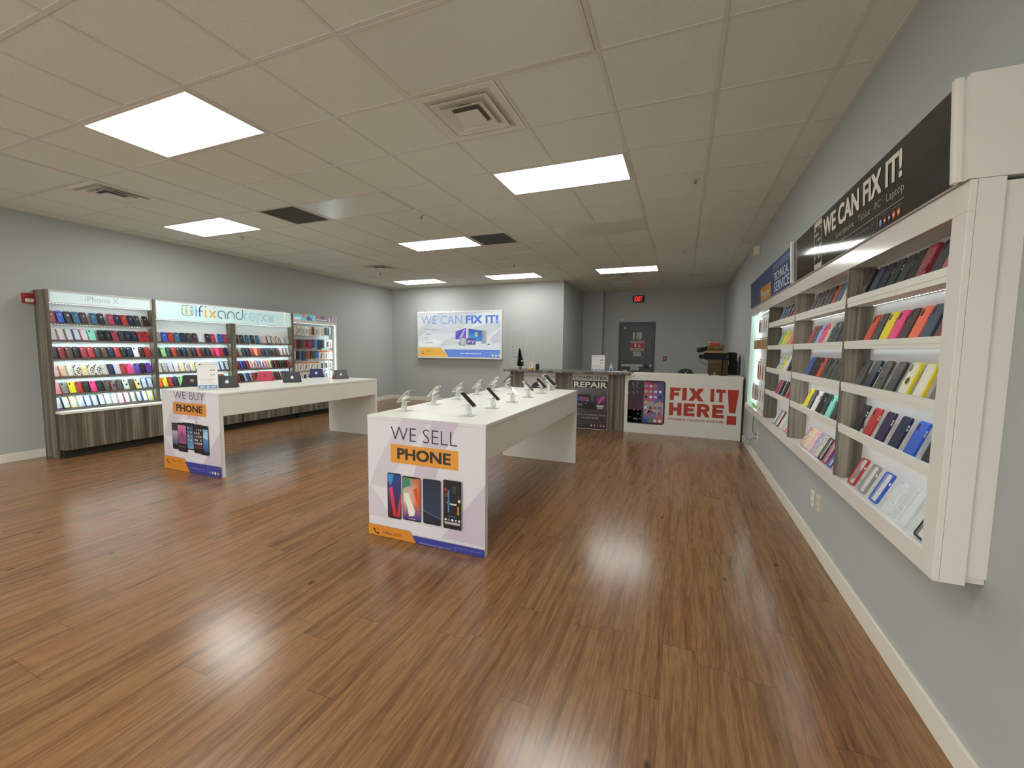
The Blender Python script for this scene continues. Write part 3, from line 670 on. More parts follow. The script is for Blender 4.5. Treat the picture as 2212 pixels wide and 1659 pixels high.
def case_parts(kind, c, big):
    k = (kind, c, big)
    if k in CASE: return CASE[k]
    hx = CN[c][1]; R = 0.012; out = []
    body = rrect(CW, CH, R, 4, 0, CH/2)
    def cam_cut(col='#141416', w=0.017, h=0.030):
        cx, cz = -CW/2+0.018, CH-0.026
        out.append(('camera_cutout', MB().prism(rrect(w, h, w*0.48, 4, cx, cz), -CT+0.0005, -CT-0.0006, 'y').mesh('camera_cutout', pm(col, 0.25))))
    if kind in 'optrlw':
        rough = {'l': 0.55, 'p': 0.5, 'o': 0.42, 'r': 0.35, 't': 0.3, 'w': 0.4}[kind]
        T_ = CT+(0.006 if kind == 'w' else 0)
        out.append(('shell', MB().prism(body, 0, -T_, 'y', 0, None, 0.0025).mesh('shell', pm(hx, rough))))
    if kind == 'o':
        cam_cut(hx if c == 'bk' else '#20242c', 0.014, 0.02)
        a = MB().prism(circ(0.002, CH-0.052, 0.0135, 16), -CT+0.001, -CT-0.0007, 'y'); out.append(('logo_cutout', a.mesh('logo_cutout', pm('#d9d2cc', 0.4))))
        a = Art(-CT-0.0006, 0.0004); a.ring(0.002, CH-0.052, 0.008, 0.014, '#3a3236' if c != 'bk' else '#8a8478', n=14); out.append(('rim', a.mb.mesh('rim', M_PRINT)))
    elif kind in 'pt': cam_cut('#3a2c2c' if kind == 't' else '#242426')
    elif kind == 'l':
        cam_cut('#d8d6d4', 0.010, 0.012)
    elif kind == 'r':
        cam_cut('#222226')
        a = Art(-CT-0.0004, 0.0004); a.ring(0, CH*0.46, 0.0, 0.0185, '#262628', n=18); a.up(); a.ring(0, CH*0.46, 0.013, 0.0165, '#6c6c70', n=18); a.up(); a.circ(0.004, CH*0.49, 0.004, '#c8c8cc', 8)
        out.append(('finger_ring', a.mb.mesh('finger_ring', pm('#2c2c30', 0.25) if False else M_PRINT)))
    elif kind == 'w':
        a = MB().prism(rrect(0.034, 0.024, 0.006, 3, 0.022, CH*0.36), -CT-0.006, -CT-0.0095, 'y'); out.append(('strap', a.mesh('strap', pm(hx, 0.35))))
        a = MB().prism(circ(0.010, CH*0.36, 0.006, 12), -CT-0.0096, -CT-0.0125, 'y').prism(circ(0.010, CH*0.36+0.012, 0.005, 12), -CT-0.0064, -CT-0.010, 'y').prism(circ(0.010, CH*0.36-0.012, 0.005, 12), -CT-0.0064, -CT-0.010, 'y')
        out.append(('clasp', a.mesh('clasp', pm('#d4d2cc', 0.2, metal=0.9))))
    elif kind == 'c':
        m = MB(); o2 = rrect(CW-0.013, CH-0.013, 0.008, 4, 0, CH/2); n = len(body)
        vs = [(p[0], 0, p[1]) for p in body]+[(p[0], 0, p[1]) for p in o2]+[(p[0], -CT, p[1]) for p in body]+[(p[0], -CT, p[1]) for p in o2]; fs = []
        for i in range(n):
            j = (i+1) % n
            fs += [(i, j, n+j, n+i), (2*n+i, 3*n+i, 3*n+j, 2*n+j), (i, 2*n+i, 2*n+j, j), (n+i, n+j, 3*n+j, 3*n+i)]
        m.add(vs, fs); out.append(('bumper', m.mesh('bumper', pm(hx, 0.25) if c != 'cl' else clearmat('#dde4e4', 0.55, 0.1))))
        out.append(('clear_back', MB().prism(o2, -CT+0.004, -CT+0.0015, 'y').mesh('clear_back', pm('#d3dbda', 0.15) if not big else clearmat('#e8eeee', 0.14, 0.08))))
        if big: out.append(('side_button', MB().box(CW/2-0.001, -CT+0.003, CH*0.66, CW/2+0.0012, -0.004, CH*0.74).mesh('side_button', pm('#f0f0f0' if c != 'cl' else '#c8cccc', 0.3))))
    elif kind == 'f':   # frosted panel with coloured bumper and finger ring
        m = MB(); o2 = rrect(CW-0.010, CH-0.010, 0.008, 4, 0, CH/2)
        out.append(('shell', MB().prism(body, 0, -CT+0.0012, 'y', 0, None, 0.002).mesh('shell', pm(hx, 0.3))))
        out.append(('frosted_back', MB().prism(o2, -CT+0.0012, -CT+0.0002, 'y').mesh('frosted_back', pm('#e6e2d0' if c in ('ye', 'sk', 'wh') else '#6b6860', 0.35))))
        cam_cut('#3a3a40')
        a = Art(-CT, 0.0004); a.ring(0, CH*0.46, 0.0, 0.017, '#2a2630', n=18); a.up(); a.ring(0, CH*0.46, 0.014, 0.019, hx, n=18); out.append(('finger_ring', a.mb.mesh('finger_ring', M_PRINT)))
    elif kind == 'h':   # frosted panel, coloured bumper, no ring
        o2 = rrect(CW-0.012, CH-0.012, 0.008, 4, 0, CH/2)
        out.append(('shell', MB().prism(body, 0, -CT+0.0012, 'y', 0, None, 0.002).mesh('shell', pm(hx, 0.3))))
        out.append(('frosted_back', MB().prism(o2, -CT+0.0012, -CT+0.0002, 'y').mesh('frosted_back', pm('#e8e4d2' if c == 'ye' else '#6a6a6c', 0.35)))); cam_cut('#d8d2c8' if c == 'ye' else '#b8b4b4')
    elif kind == 'g':
        out.append(('shell', MB().prism(body, 0, -CT, 'y', 0, None, 0.0025).mesh('shell', glitter_mat(hx, '#b9a79a' if c in ('cl', 'gr') else hx)))); cam_cut('#cfc8c0', 0.014, 0.016)
    elif kind == 'd':
        out.append(('shell', MB().prism(body, 0, -CT, 'y', 0, None, 0.0025).mesh('shell', spot_mat('#e2dccc', hx)))); cam_cut('#cfc8c0', 0.014, 0.016)
    if big and kind in 'opltr':
        out.append(('side_button', MB().box(CW/2-0.001, -CT+0.003, CH*0.62, CW/2+0.0014, -0.004, CH*0.69).box(CW/2-0.001, -CT+0.003, CH*0.72, CW/2+0.0014, -0.004, CH*0.79).mesh('side_button', pm('#c9c9c9' if kind == 't' else '#3a3a3a', 0.4))))
    CASE[k] = out; return out
LOOK = {'o': '%s round-cutout phone case', 'p': '%s phone case', 't': '%s two-layer phone case', 'r': '%s ring-holder phone case', 'l': '%s leather phone case', 'w': '%s wallet phone case',
        'c': '%s-edged clear phone case', 'f': '%s-edged ring-holder phone case', 'h': 'frosted %s-edged phone case', 'g': '%s glitter phone case', 'd': '%s spotted phone case'}
NTH = ['first', 'second', 'third', 'fourth', 'fifth', 'sixth', 'seventh', 'eighth', 'ninth', 'tenth', 'eleventh', 'twelfth', 'thirteenth', 'fourteenth', 'fifteenth', 'sixteenth', 'seventeenth', 'eighteenth', 'nineteenth', 'twentieth', 'twenty-first', 'twenty-second']
def case_row(spec, frame, x0, x1, ly, lz, tilt, place, group, big=False, yaw=0.0):
    # spec: "colour.kind colour.kind | ..." left to right, '|' leaves a small gap; frame = (origin, rotz) of the display
    org, rz = frame; toks = spec.split(); items = []; pos = 0.0
    for tk in toks:
        if tk == '|': pos += 0.35; continue
        items.append((pos, tk)); pos += 1.0
    pitch = (x1-x0)/max(pos, 1)
    if pitch < 0.082: yaw += math.radians((28 if pitch < 0.06 else 15) if rz > 0 else -17)      # crowded shelves: the cases stand shingled
    ca, sa = math.cos(rz), math.sin(rz)
    for i, (p, tk) in enumerate(items):
        c, kd = tk.split('.'); lx = x0+(p+0.5)*pitch
        wx = org[0]+ca*lx-sa*ly; wy = org[1]+sa*lx+ca*ly
        t = bpy.data.objects.new('phone_case', None); COL.objects.link(t); t.empty_display_size = 0.03
        t.location = (wx, wy, org[2]+lz+0.0005); t.rotation_euler = (-tilt+random.uniform(-0.015, 0.015), random.uniform(-0.012, 0.012), rz+yaw+random.uniform(-0.02, 0.02)*(pitch > 0.06))
        lab = (LOOK[kd] % CN[c][0])+', '+NTH[i]+' from left, '+place
        tag(t, lab, 'phone case', group)
        for nm, me in case_parts(kd, c, big):
            o = bpy.data.objects.new(nm, me); COL.objects.link(o); o.parent = t

# ------------------------------------------------------------------ left wall displays
def led(mbx, x0, x1, y, z, dots=False, w=0.006):
    if dots:
        n = int((x1-x0)/0.030)
        for i in range(n): xx = x0+(i+0.5)*(x1-x0)/n; mbx.add([(xx-0.005, y-w/2, z), (xx+0.005, y-w/2, z), (xx+0.005, y+w/2, z), (xx-0.005, y+w/2, z)], [(0, 1, 2, 3)])
    else: mbx.add([(x0, y-w/2, z), (x1, y-w/2, z), (x1, y+w/2, z), (x0, y+w/2, z)], [(0, 1, 2, 3)])
    return mbx
LXF = -5.45; DEP = 0.299
SHZ = [1.690, 1.472, 1.246, 1.016, 0.798, 0.612]      # shelf tops
HFRAME = {}
def left_unit(y0, y1, label, shelf_ids, head_z, mids=(), pegs=False):
    W = y1-y0; t = tag(empty('wall_display', (LXF, y0, 0), PI/2), label, 'display shelf', 'tall displays along the left wall')
    HT = 2.085
    MB().box(0, 0, 0, 0.022, DEP, HT).build('side_panel', M_WOOD, t)
    MB().box(W-0.022, 0, 0, W, DEP, HT).build('side_panel', M_WHITE if pegs else M_WOOD, t)
    for mx in mids: MB().box(mx-0.045, 0.001, 0.59, mx+0.045, 0.20, head_z).build('divider', M_WOOD, t)
    by = 0.20 if pegs else 0.105
    MB().box(0.023, by, 0.592, W-0.023, by+0.02, HT-0.02).build('back_panel', pm('#eef1f0', 0.35), t)
    # lower cabinets
    edges = [0.0]+list(mids)+[W]
    for a, b in zip(edges[:-1], edges[1:]):
        MB().box(a+0.012, -0.155, 0.11, b-0.012, DEP, 0.562).build('base_cabinet', M_WOOD, t, bevel=0.003)
    MB().box(0.003, -0.165, 0.5625, W-0.003, by-0.001, 0.590).build('ledge', M_WHITE, t, bevel=0.002)
    MB().box(0.03, -0.06, 0.0, W-0.03, DEP, 0.1095).build('toe_kick', pm('#2b2721', 0.7), t)
    MB().box(0.0225, 0.02, HT-0.019, W-0.0225, by, HT).build('top_panel', M_WHITE, t)
    for (a, b) in zip(edges[:-1], edges[1:]):
        xa = a+(0.023 if a == 0 else 0.046); xb = b-(0.023 if b == W else 0.046)
        for k in shelf_ids:
            z = SHZ[k]
            sh = MB().box(xa, 0.002, z-0.022, xb, by-0.001, z).build('shelf', pm('#6f675e', 0.5), t)
            if k < 5: led(MB(), xa+0.005, xb-0.005, 0.035, z-0.0225, dots=(k == 0)).build('led_strip', M_LEDL, sh)
        led(MB(), xa+0.005, xb-0.005, 0.035, head_z-0.0005, dots=True).build('led_strip', M_LEDL, t)
    # header frame and lit sign
    f = MB(); r = 0.012
    f.box(0.0235, -0.006, HT-r, W-0.0235, 0.019, HT).box(0.0235, -0.006, head_z, W-0.0235, 0.05, head_z+r)
    f.box(0.0235, -0.006, head_z+r, 0.0235+r, 0.019, HT-r).box(W-0.0235-r, -0.006, head_z+r, W-0.0235, 0.019, HT-r)
    t_hf = f.build('header_frame', pm('#d8d2d2', 0.35), t); HFRAME[t.name] = t_hf
    return t, W, ((LXF, y0, 0), PI/2)
def header(t, W, head_z, draw, bg, mat=None):
    a = Art(0.012, 0.001); x0, x1, z0, z1 = 0.036, W-0.036, head_z+0.013, 2.072
    if bg: a.rect(x0, z0, x1, z1, bg)
    a.up(); draw(a, x0, x1, z0, z1)
    o = a.mb.build('header_sign', mat or M_BACKLIT2, HFRAME[t.name])
Y1, Y2, Y3, Y4 = 0.895, 2.012, 4.362, 5.515
tA, WA, fA = left_unit(Y1, Y2, 'leftmost tall grey wood wall display with thin white lit header', (0, 1, 2, 3, 4, 5), 1.925)
def dA(a, x0, x1, z0, z1):
    a.text('iPhone X', 1.262-Y1, 1.973, 2.045, '#9aa6ac', 1.611-Y1, bold=-0.012)
header(tA, WA, 1.925, dA, '#cfe0e2')
tB, WB, fB = left_unit(Y2, Y3, 'wide double grey wood wall display under the large lit shop name sign', (1, 2, 3, 4, 5), 1.80, mids=(3.17-Y2,))
def dB(a, x0, x1, z0, z1):
    o = -Y2
    a.rect(x0, z1-0.02, x1, z1, '#f4ffff'); a.rect(x1-0.13, z0, x1-0.115, z1, '#f4ffff'); a.rect(x0, z0, x0+0.02, z1, '#eaffff'); a.up()
    # app-grid badge
    a.rr(2.392+o, 1.888, 2.556+o, 2.044, 0.03, '#5a6470'); a.up(); a.rr(2.400+o, 1.896, 2.548+o, 2.036, 0.026, '#cfe4e0'); a.up()
    for i in range(4):
        for j in range(4): a.rr(2.407+o+i*0.0345, 1.903+j*0.0325, 2.436+o+i*0.0345, 1.930+j*0.0325, 0.006, ['#dfe8d4', '#b8c8c0', '#e8e4c0', '#a8b4ac', '#cfd8b8', '#98a89c'][(i*3+j*2) % 6])
    bx = lambda x0_, x1_, z0_, z1_, c, r=0.01: a.rr(x0_+o, z0_, x1_+o, z1_, r, c)
    def arc(cx, cz, r, c, a0, a1, w=0.014, n=18): a.ring(cx+o, cz, r-w, r, c, a0, a1, n)
    # i f i x
    bx(2.584, 2.610, 1.878, 2.005, '#6fa8d0', 0.012); a.circ(2.597+o, 2.035, 0.014, '#7fb4d8')
    bx(2.642, 2.658, 1.878, 2.010, '#4a4a78', 0.007); arc(2.702, 2.000, 0.06, '#4a4a78', 95, 180, 0.016, 8); bx(2.625, 2.695, 1.965, 1.980, '#4a4a78', 0.007)
    bx(2.728, 2.752, 1.872, 2.000, '#d9a94e', 0.011); a.circ(2.740+o, 2.045, 0.009, '#5a4a6a'); a.circ(2.772+o, 2.045, 0.007, '#d9b45e')
    arc(2.785, 1.935, 0.065, '#d9a94e', -80, 80, 0.024, 12); arc(2.915, 1.935, 0.065, '#d9a94e', 100, 260, 0.024, 12); a.circ(2.882+o, 2.045, 0.008, '#4a4a5a')
    # and
    cN = '#4a5078'
    arc(2.995, 1.940, 0.068, cN, 0, 275); bx(3.049, 3.063, 1.873, 1.945, cN, 0.004)
    bx(3.088, 3.102, 1.873, 1.945, cN, 0.004); arc(3.150, 1.945, 0.062, cN, 0, 180); bx(3.198, 3.212, 1.873, 1.945, cN, 0.004)
    arc(3.300, 1.940, 0.068, cN, 90, 360); bx(3.354, 3.368, 1.94, 2.055, cN, 0.004)
    cR = '#86b6d2'
    bx(3.392, 3.404, 1.873, 1.95, cR, 0.004); arc(3.447, 1.950, 0.055, cR, 90, 180, 0.012)
    arc(3.535, 1.940, 0.066, cR, 0, 310, 0.012); bx(3.47, 3.60, 1.934, 1.946, cR, 0.004)
    arc(3.690, 1.940, 0.066, cR, -90, 180, 0.012); bx(3.624, 3.636, 1.820, 1.94, cR, 0.004)
    arc(3.815, 1.940, 0.062, cR, 0, 290, 0.012); bx(3.866, 3.878, 1.873, 1.945, cR, 0.004)
    bx(3.896, 3.908, 1.873, 2.0, cR, 0.004); bx(3.926, 3.938, 1.873, 1.95, cR, 0.004); arc(3.978, 1.950, 0.052, cR, 90, 180, 0.012)
header(tB, WB, 1.80, dB, '#cdeae9')
tD, WD, fD = left_unit(Y3, Y4, 'rightmost white pegboard display by the left wall with hanging packages', (), 1.895, pegs=True)
def dD(a, x0, x1, z0, z1):
    o = -Y3
    zz0, zz1 = z0+0.045, z1
    a.rect(x0, zz0, 0.57, zz1, '#79c4cc'); a.rect(0.58, zz0, x1, zz1, '#8a848e'); a.rect(0.57, zz0, 0.58, zz1, '#f2fafa'); a.rect(x0, z0, x1, zz0, '#b8b4ae'); a.up()
    a.rect(4.385+o, 1.965, 4.575+o, 2.012, '#eef4f6'); a.poly([(4.585+o, zz1), (4.71+o, zz1), (4.645+o, 2.0)], '#e06a78'); a.poly([(4.77+o, 2.06), (4.93+o, 2.06), (4.90+o, 1.97)], '#7fc0e0'); a.up()
    a.poly([(4.70+o, 2.02), (4.77+o, 2.066), (4.87+o, 1.962), (4.735+o, 1.958)], '#5a6470'); a.circ(4.755+o, 2.03, 0.01, '#cfd8dc')
    a.text('speck', 4.435+o, 1.974, 1.998, '#8aa4b4', 4.56+o, bold=0.0); a.rr(4.395+o, 1.976, 4.42+o, 2.0, 0.004, '#6aa0c8')
    a.rect(4.965+o, 2.035, 5.06+o, 2.055, '#d86a6a'); a.ring(5.12+o, 2.02, 0.0, 0.06, '#6a6670', 0, 360, 14); a.up(); a.text('incipio', 4.975+o, 1.968, 2.005, '#f4f8f8', 5.25+o, bold=0.03)
    a.poly([(5.27+o, 1.955), (5.31+o, 2.0), (5.29+o, 2.05), (5.32+o, 2.05), (5.35+o, 2.0), (5.31+o, 1.955)], '#c8c2cc'); a.rect(5.40+o, 1.96, 5.43+o, 2.06, '#c9b8b8'); a.rect(5.45+o, 1.97, 5.475+o, 2.06, '#b8a8b0')
header(tD, WD, 1.895, dD, '#a09a98')
m = MB(); m.add([(WD-0.0235, 0.03, 0.60), (WD-0.0235, 0.045, 0.60), (WD-0.0235, 0.045, 1.88), (WD-0.0235, 0.03, 1.88)], [(0, 1, 2, 3)]); m.build('led_strip', M_LEDL, tD)
TL = math.radians(17); LYC = 0.056
A_ = 'shelf of leftmost display'; 
def rows(specs, frame, x0, x1, zs, names, bay, grp):
    for sp, z, nm in zip(specs, zs, names): case_row(sp, frame, x0, x1, LYC, z, TL, nm+' '+bay, 'phone cases on the '+nm+' of the '+grp)
SN = ['top shelf', 'second shelf', 'third shelf', 'fourth shelf', 'fifth shelf', 'lowest shelf']
rows(['bu.o bl.o bk.o tl.o pl.o | tl.o bk.o | rs.o dp.o rd.o nv.o dg.o | db.o',
      'cl.c lp.c gr.c pu.c lp.c mi.p | bk.r bk.r rs.r dg.r nv.r nv.r rd.r rd.r',
      'dg.l dr.l br.l bk.l bu.l rd.l dg.l br.l nv.l rd.l bk.l nv.l wh.p db.l rd.l',
      'lp.g or.g cl.g pl.d gd.g br.d dp.d gr.g nv.p lv.g rd.p hp.p | pu.p bk.p pu.p',
      'lp.p gr.p ye.p rd.p bk.p hp.p bk.p ol.r dr.f ol.r sk.f ol.r ye.f tl.c bl.c',
      'pu.c dn.c gd.c cl.c bl.c tl.c dp.c cl.c cl.c lp.c rs.c gr.c ol.c bl.c ye.c'],
     fA, 0.030, WA-0.030, SHZ, SN, 'of leftmost display', 'leftmost left wall display')
MB_ = 3.17-Y2
rows(['gr.o bl.o rd.o tl.o nv.p dg.o pl.o cl.c | dp.o rs.o | bl.o rs.o',
      'dn.p gn.p dn.p rd.l bk.l nv.l br.l bk.l rd.l bk.p nv.p rd.p hp.p rd.p dp.p',
      'gr.g br.g lv.g cl.g gd.g pu.d gd.d br.d rd.d nv.d lp.d sk.c bl.c dg.c',
      'co.p ye.p rd.p nv.p gn.p bk.p dg.p dr.p bk.p nv.p gr.p wh.p dg.p rd.p sk.c'],
     fB, 0.028, MB_-0.05, SHZ[1:5], SN, 'of bay left of divider', 'bay left of the divider under the shop sign')
rows(['pl.o dg.o tl.o dn.o tl.o | lp.g dg.c rd.d dp.d sk.d cl.c',
      'dr.l gr.l bk.p bk.p rd.p pe.p rd.p nv.p sl.p bk.l dg.l br.l lp.c bu.c gr.c',
      'rd.l bu.p bl.p pl.p rs.p lp.g cl.g co.c lv.p pu.d lp.p gr.g gd.g db.l dr.l bk.l br.l bk.l db.l rd.o',
      'rd.p dr.p bk.p lv.p sl.p gr.p rd.p bk.p be.p gd.p rs.p dr.p bk.p gn.f dg.p dr.p gr.p ol.p sl.p bl.p'],
     fB, MB_+0.05, WB-0.028, SHZ[1:5], SN, 'of bay right of divider', 'bay right of the divider under the shop sign')

# ------------------------------------------------------------------ packages on pegs
def package(kind, c1, c2, w, h, d, loc, rz, label, group):
    t = bpy.data.objects.new('hanging_package', None); COL.objects.link(t); t.location = loc; t.rotation_euler = (0, 0, rz+random.uniform(-0.12, 0.12))
    tag(t, label, 'package', group)
    MB().box(-w/2, -d, -h, w/2, 0, 0).build('box', pm(c1, 0.4), t, bevel=0.001)
    a = Art(-d-0.0003, 0.0004)
    if kind == 'strip':      # orange strip on top, phone picture
        a.rect(-w/2, -h*0.16, w/2, -0.001, '#d9692e'); a.rect(-w/2, -h, w/2, -h*0.94, '#c9552a'); a.up(); a.poly([(-w*0.22, -h*0.85), (w*0.02, -h*0.85), (w*0.22, -h*0.3), (-w*0.02, -h*0.3)], c2)
    elif kind == 'win':      # window with a product in it
        a.rr(-w*0.34, -h*0.9, w*0.34, -h*0.22, w*0.08, c2)
    elif kind == 'case': a.rr(-w*0.30, -h*0.22, -w*0.02, -h*0.06, w*0.06, '#222226')
    else: a.rect(-w*0.3, -h*0.8, -w*0.12, -h*0.2, c2); a.rect(w*0.05, -h*0.7, w*0.2, -h*0.3, c2)
    a.mb.build('print', M_PRINT, t)
    MB().box(-0.012, -d/2-0.001, 0, 0.012, -d/2+0.001, 0.022).build('hang_tab', clearmat('#dfe6e6', 0.5), t)
def peg(t, lx, z, y0, y1):
    MB().tube([(lx, y0, z), (lx, y1, z), (lx, y1-0.004, z+0.010)], 0.0022, 5).build('peg_hook', pm('#c8c8c8', 0.3, metal=0.6), t)
PKN = {'#e8e4de': 'white', '#c9a888': 'tan', '#d8c8b4': 'beige', '#c4d0bc': 'pale green', '#7a5236': 'brown', '#e0d4d4': 'pinkish white', '#a8a49c': 'grey', '#1e1c1c': 'black', '#b8412f': 'red', '#3a3436': 'dark grey',
       '#8a3428': 'dark red', '#5a2438': 'plum', '#a02c50': 'crimson', '#3a78c8': 'blue', '#cfe4ee': 'pale blue', '#26262a': 'black', '#3f4a42': 'dark green', '#ece6dc': 'cream', '#8a6a4a': 'cardboard brown', '#b39470': 'kraft brown', '#8fce72': 'green', '#f0f0f2': 'white'}
def peg_row(tt, frame, zt, spec, x0, x1, y_back, y_front, row, group):
    org, rz = frame; ca, sa = math.cos(rz), math.sin(rz); n = len(spec); ws = sum(s[3] for s in spec); gap = (x1-x0-ws)/n; x = x0
    for i, (kind, c1, c2, w, h, d) in enumerate(spec):
        x += gap/2; lx = x+w/2; x += w+gap/2
        peg(tt, lx, zt+0.018, y_back, y_front)
        ly = y_front+0.008+d; 
        loc = (org[0]+ca*lx-sa*ly, org[1]+sa*lx+ca*ly, org[2]+zt)
        word = {'strip': 'package with orange strips', 'win': 'package with a window', 'case': 'phone case', 'bar': 'package with dark print'}[kind]
        package(kind, c1, c2, w, h, d, loc, rz, '%s hanging %s, %s from left, %s' % (PKN[c1], word, NTH[i], row), group)
W_, TA, BE, PG, BR, PW, GY, BK = '#e8e4de', '#c9a888', '#d8c8b4', '#c4d0bc', '#7a5236', '#e0d4d4', '#a8a49c', '#1e1c1c'
RD, DG, DR, PL, CR, BL, SK, B2, DN, CM = '#b8412f', '#3a3436', '#8a3428', '#5a2438', '#a02c50', '#3a78c8', '#cfe4ee', '#26262a', '#3f4a42', '#ece6dc'
peg_row(tD, fD, 1.835, [('win', W_, GY, .05, .18, .012), ('win', TA, BE, .075, .19, .015), ('bar', BE, '#6a5a50', .07, .18, .02), ('win', PG, '#8fae9a', .075, .19, .015), ('bar', W_, '#3a3a3a', .085, .19, .015), ('win', BE, '#b89868', .06, .18, .015), ('win', BR, '#4a3020', .06, .17, .02),
        ('win', PW, '#a08080', .075, .18, .015), ('bar', PW, '#8a8480', .065, .18, .02), ('win', BE, '#c8b8b0', .07, .18, .015), ('win', BK, '#302c2c', .085, .16, .02), ('win', BK, '#3a3432', .075, .16, .02)], 0.03, WD-0.05, 0.20, 0.09, 'top row of pegboard display', 'packages in the top peg row')
peg_row(tD, fD, 1.570, [('win', W_, '#d0d4d4', .04, .18, .01), ('case', RD, DG, .08, .17, .012), ('case', DG, BK, .06, .19, .012), ('case', DG, BK, .055, .18, .02), ('case', DR, BK, .08, .19, .012), ('case', PL, BK, .045, .17, .02), ('case', CR, BK, .09, .19, .012), ('bar', DG, '#8a8480', .045, .17, .02),
        ('case', BL, BK, .075, .17, .012), ('case', B2, BK, .10, .21, .02), ('case', DG, BK, .05, .18, .02), ('win', SK, '#e8f0f2', .05, .18, .01), ('win', W_, '#3a3a3e', .07, .17, .012), ('win', W_, '#c0404a', .07, .17, .012)], 0.03, WD-0.05, 0.20, 0.09, 'second row of pegboard display', 'packages in the second peg row')
peg_row(tD, fD, 1.335, [('case', DG, BK, .05, .17, .015), ('win', W_, '#d0d4d4', .03, .16, .01), ('case', B2, BK, .075, .18, .015), ('case', BL, BK, .03, .18, .01), ('case', DG, BK, .10, .2, .03), ('case', RD, BK, .075, .17, .012), ('case', DN, BK, .05, .16, .02), ('case', DN, BK, .055, .16, .02), ('case', BL, BK, .065, .15, .012),
        ('strip', CM, '#3a3a40', .12, .20, .025), ('strip', CM, '#6a6a70', .11, .19, .025), ('strip', CM, '#7a7a80', .10, .19, .025)], 0.03, WD-0.04, 0.20, 0.09, 'third row of pegboard display', 'packages in the third peg row')
peg_row(tD, fD, 1.105, [('strip', CM, '#b8b4b0', .13, .20, .025), ('strip', CM, '#7a7a80', .10, .19, .025), ('strip', CM, '#6a6a70', .11, .19, .025), ('strip', CM, '#6f6f76', .12, .19, .025), ('strip', CM, '#85858a', .11, .19, .025), ('win', CM, '#3a2a30', .09, .16, .02), ('win', CM, '#33222c', .09, .16, .02), ('win', CM, '#3a3036', .09, .16, .02)], 0.03, WD-0.05, 0.20, 0.09, 'fourth row of pegboard display', 'packages in the fourth peg row')
peg_row(tD, fD, 0.885, [('win', BE, '#a89a84', .08, .18, .015), ('win', CM, '#3a3a3c', .09, .18, .015), ('win', CM, '#4a2a3a', .09, .18, .015), ('win', CM, '#4a2438', .11, .18, .015), ('bar', CM, '#4a4a4a', .10, .18, .015), ('bar', CM, '#3a3a3a', .10, .18, .015), ('win', W_, '#5a5a60', .09, .18, .015), ('win', SK, '#a8c8e0', .07, .18, .015)], 0.03, WD-0.05, 0.20, 0.09, 'lowest row of pegboard display', 'packages in the lowest peg row')
# red fire alarm horn on the left wall
t = tag(empty('fire_alarm_horn', (XL, 0.845, 1.915), PI/2), 'red fire alarm horn strobe on the left wall beside the leftmost display', 'fire alarm')
MB().box(-0.058, -0.045, 0, 0.058, -0.001, 0.125).build('housing', pm('#9c2a2c', 0.4), t, bevel=0.006)
MB().prism(rrect(0.075, 0.045, 0.01, 3, 0, 0.035), -0.045, -0.062, 'y', 0, None, 0.006).build('strobe_lens', pm('#d8d6d2', 0.15), t)
MB().box(-0.066, -0.006, -0.008, 0.066, -0.0005, 0.133).build('back_plate', pm('#d8d2cc', 0.4), t)

# ------------------------------------------------------------------ white framed display on the right wall
RW = 4.55; fR = (2.503, RW, 0.0); RZ = -PI/2
tR = tag(empty('wall_display', (2.503, RW, 0.0), RZ), 'long white framed case display mounted on the right wall under black and blue signs', 'display shelf')
Z0, Z1, ZI0, ZI1 = 0.672, 1.960, 0.747, 1.866
fr = MB()
fr.box(0, 0, ZI1, RW, 0.018, Z1).box(0, 0, Z0, RW, 0.018, ZI0).box(RW-0.083, 0, ZI0, RW, 0.018, ZI1)
fr.build('face_frame', M_WHITEG, tR, bevel=0.0015)
MB().box(RW-0.018, 0.0185, Z0, RW, 0.082, Z1).build('end_panel', M_WHITEG, tR)
MB().box(RW-0.040, 0.083, Z0+0.025, RW-0.012, 0.1388, Z1-0.01).build('rear_box', M_WHITEG, tR)
MB().box(0.013, 0.0185, ZI1+0.004, RW-0.019, 0.138, ZI1+0.02).build('top_board', M_WHITE, tR)
MB().box(0.0, 0.0185, Z0+0.004, RW-0.019, 0.138, ZI0-0.006).build('floor_board', M_WHITEG, tR)
MB().box(0.013, 0.121, ZI0-0.005, RW-0.041, 0.1385, ZI1+0.003).build('back_panel', pm('#e9e6e4', 0.35), tR)
MB().box(0.0, 0.0185, ZI0-0.005, 0.012, 0.138, ZI1+0.003).build('end_glass', pm('#cfe8dc', 0.15), tR)
DIV = [1.32, 2.415, 3.53]
for dx in DIV: MB().box(dx-0.011, 0.003, ZI0-0.005, dx+0.011, 0.1205, ZI1+0.0035).build('divider', M_WOOD, tR)
LIPS = [(1.662, 1.712), (1.443, 1.484), (1.219, 1.266), (0.996, 1.040)]
bays = [(DIV[0]+0.012, DIV[1]-0.012), (DIV[1]+0.012, DIV[2]-0.012), (DIV[2]+0.012, RW-0.042)]
for (xa, xb) in bays:
    for k, (zb, zt) in enumerate(LIPS):
        zm = zb+(zt-zb)*0.42; s = MB()
        s.box(xa, 0.0035, zm, xb, 0.016, zt).box(xa, 0.0055, zb, xb, 0.016, zm).box(xa, 0.016, zb+0.004, xb, 0.1205, zt-0.022)
        sh = s.build('shelf', M_WHITE, tR)
        s = led(MB(), xa+0.03, xb-0.004, 0.105 if k < 2 else 0.05, zb+0.0035, dots=(k < 2), w=0.005)
        s.build('led_strip', M_LED, sh)
m = MB(); m.add([(0.02, 0.112, 0.77), (0.03, 0.1195, 0.77), (0.03, 0.1195, 1.85), (0.02, 0.112, 1.85)], [(0, 1, 2, 3)]); m.build('led_strip', M_LED, tR)
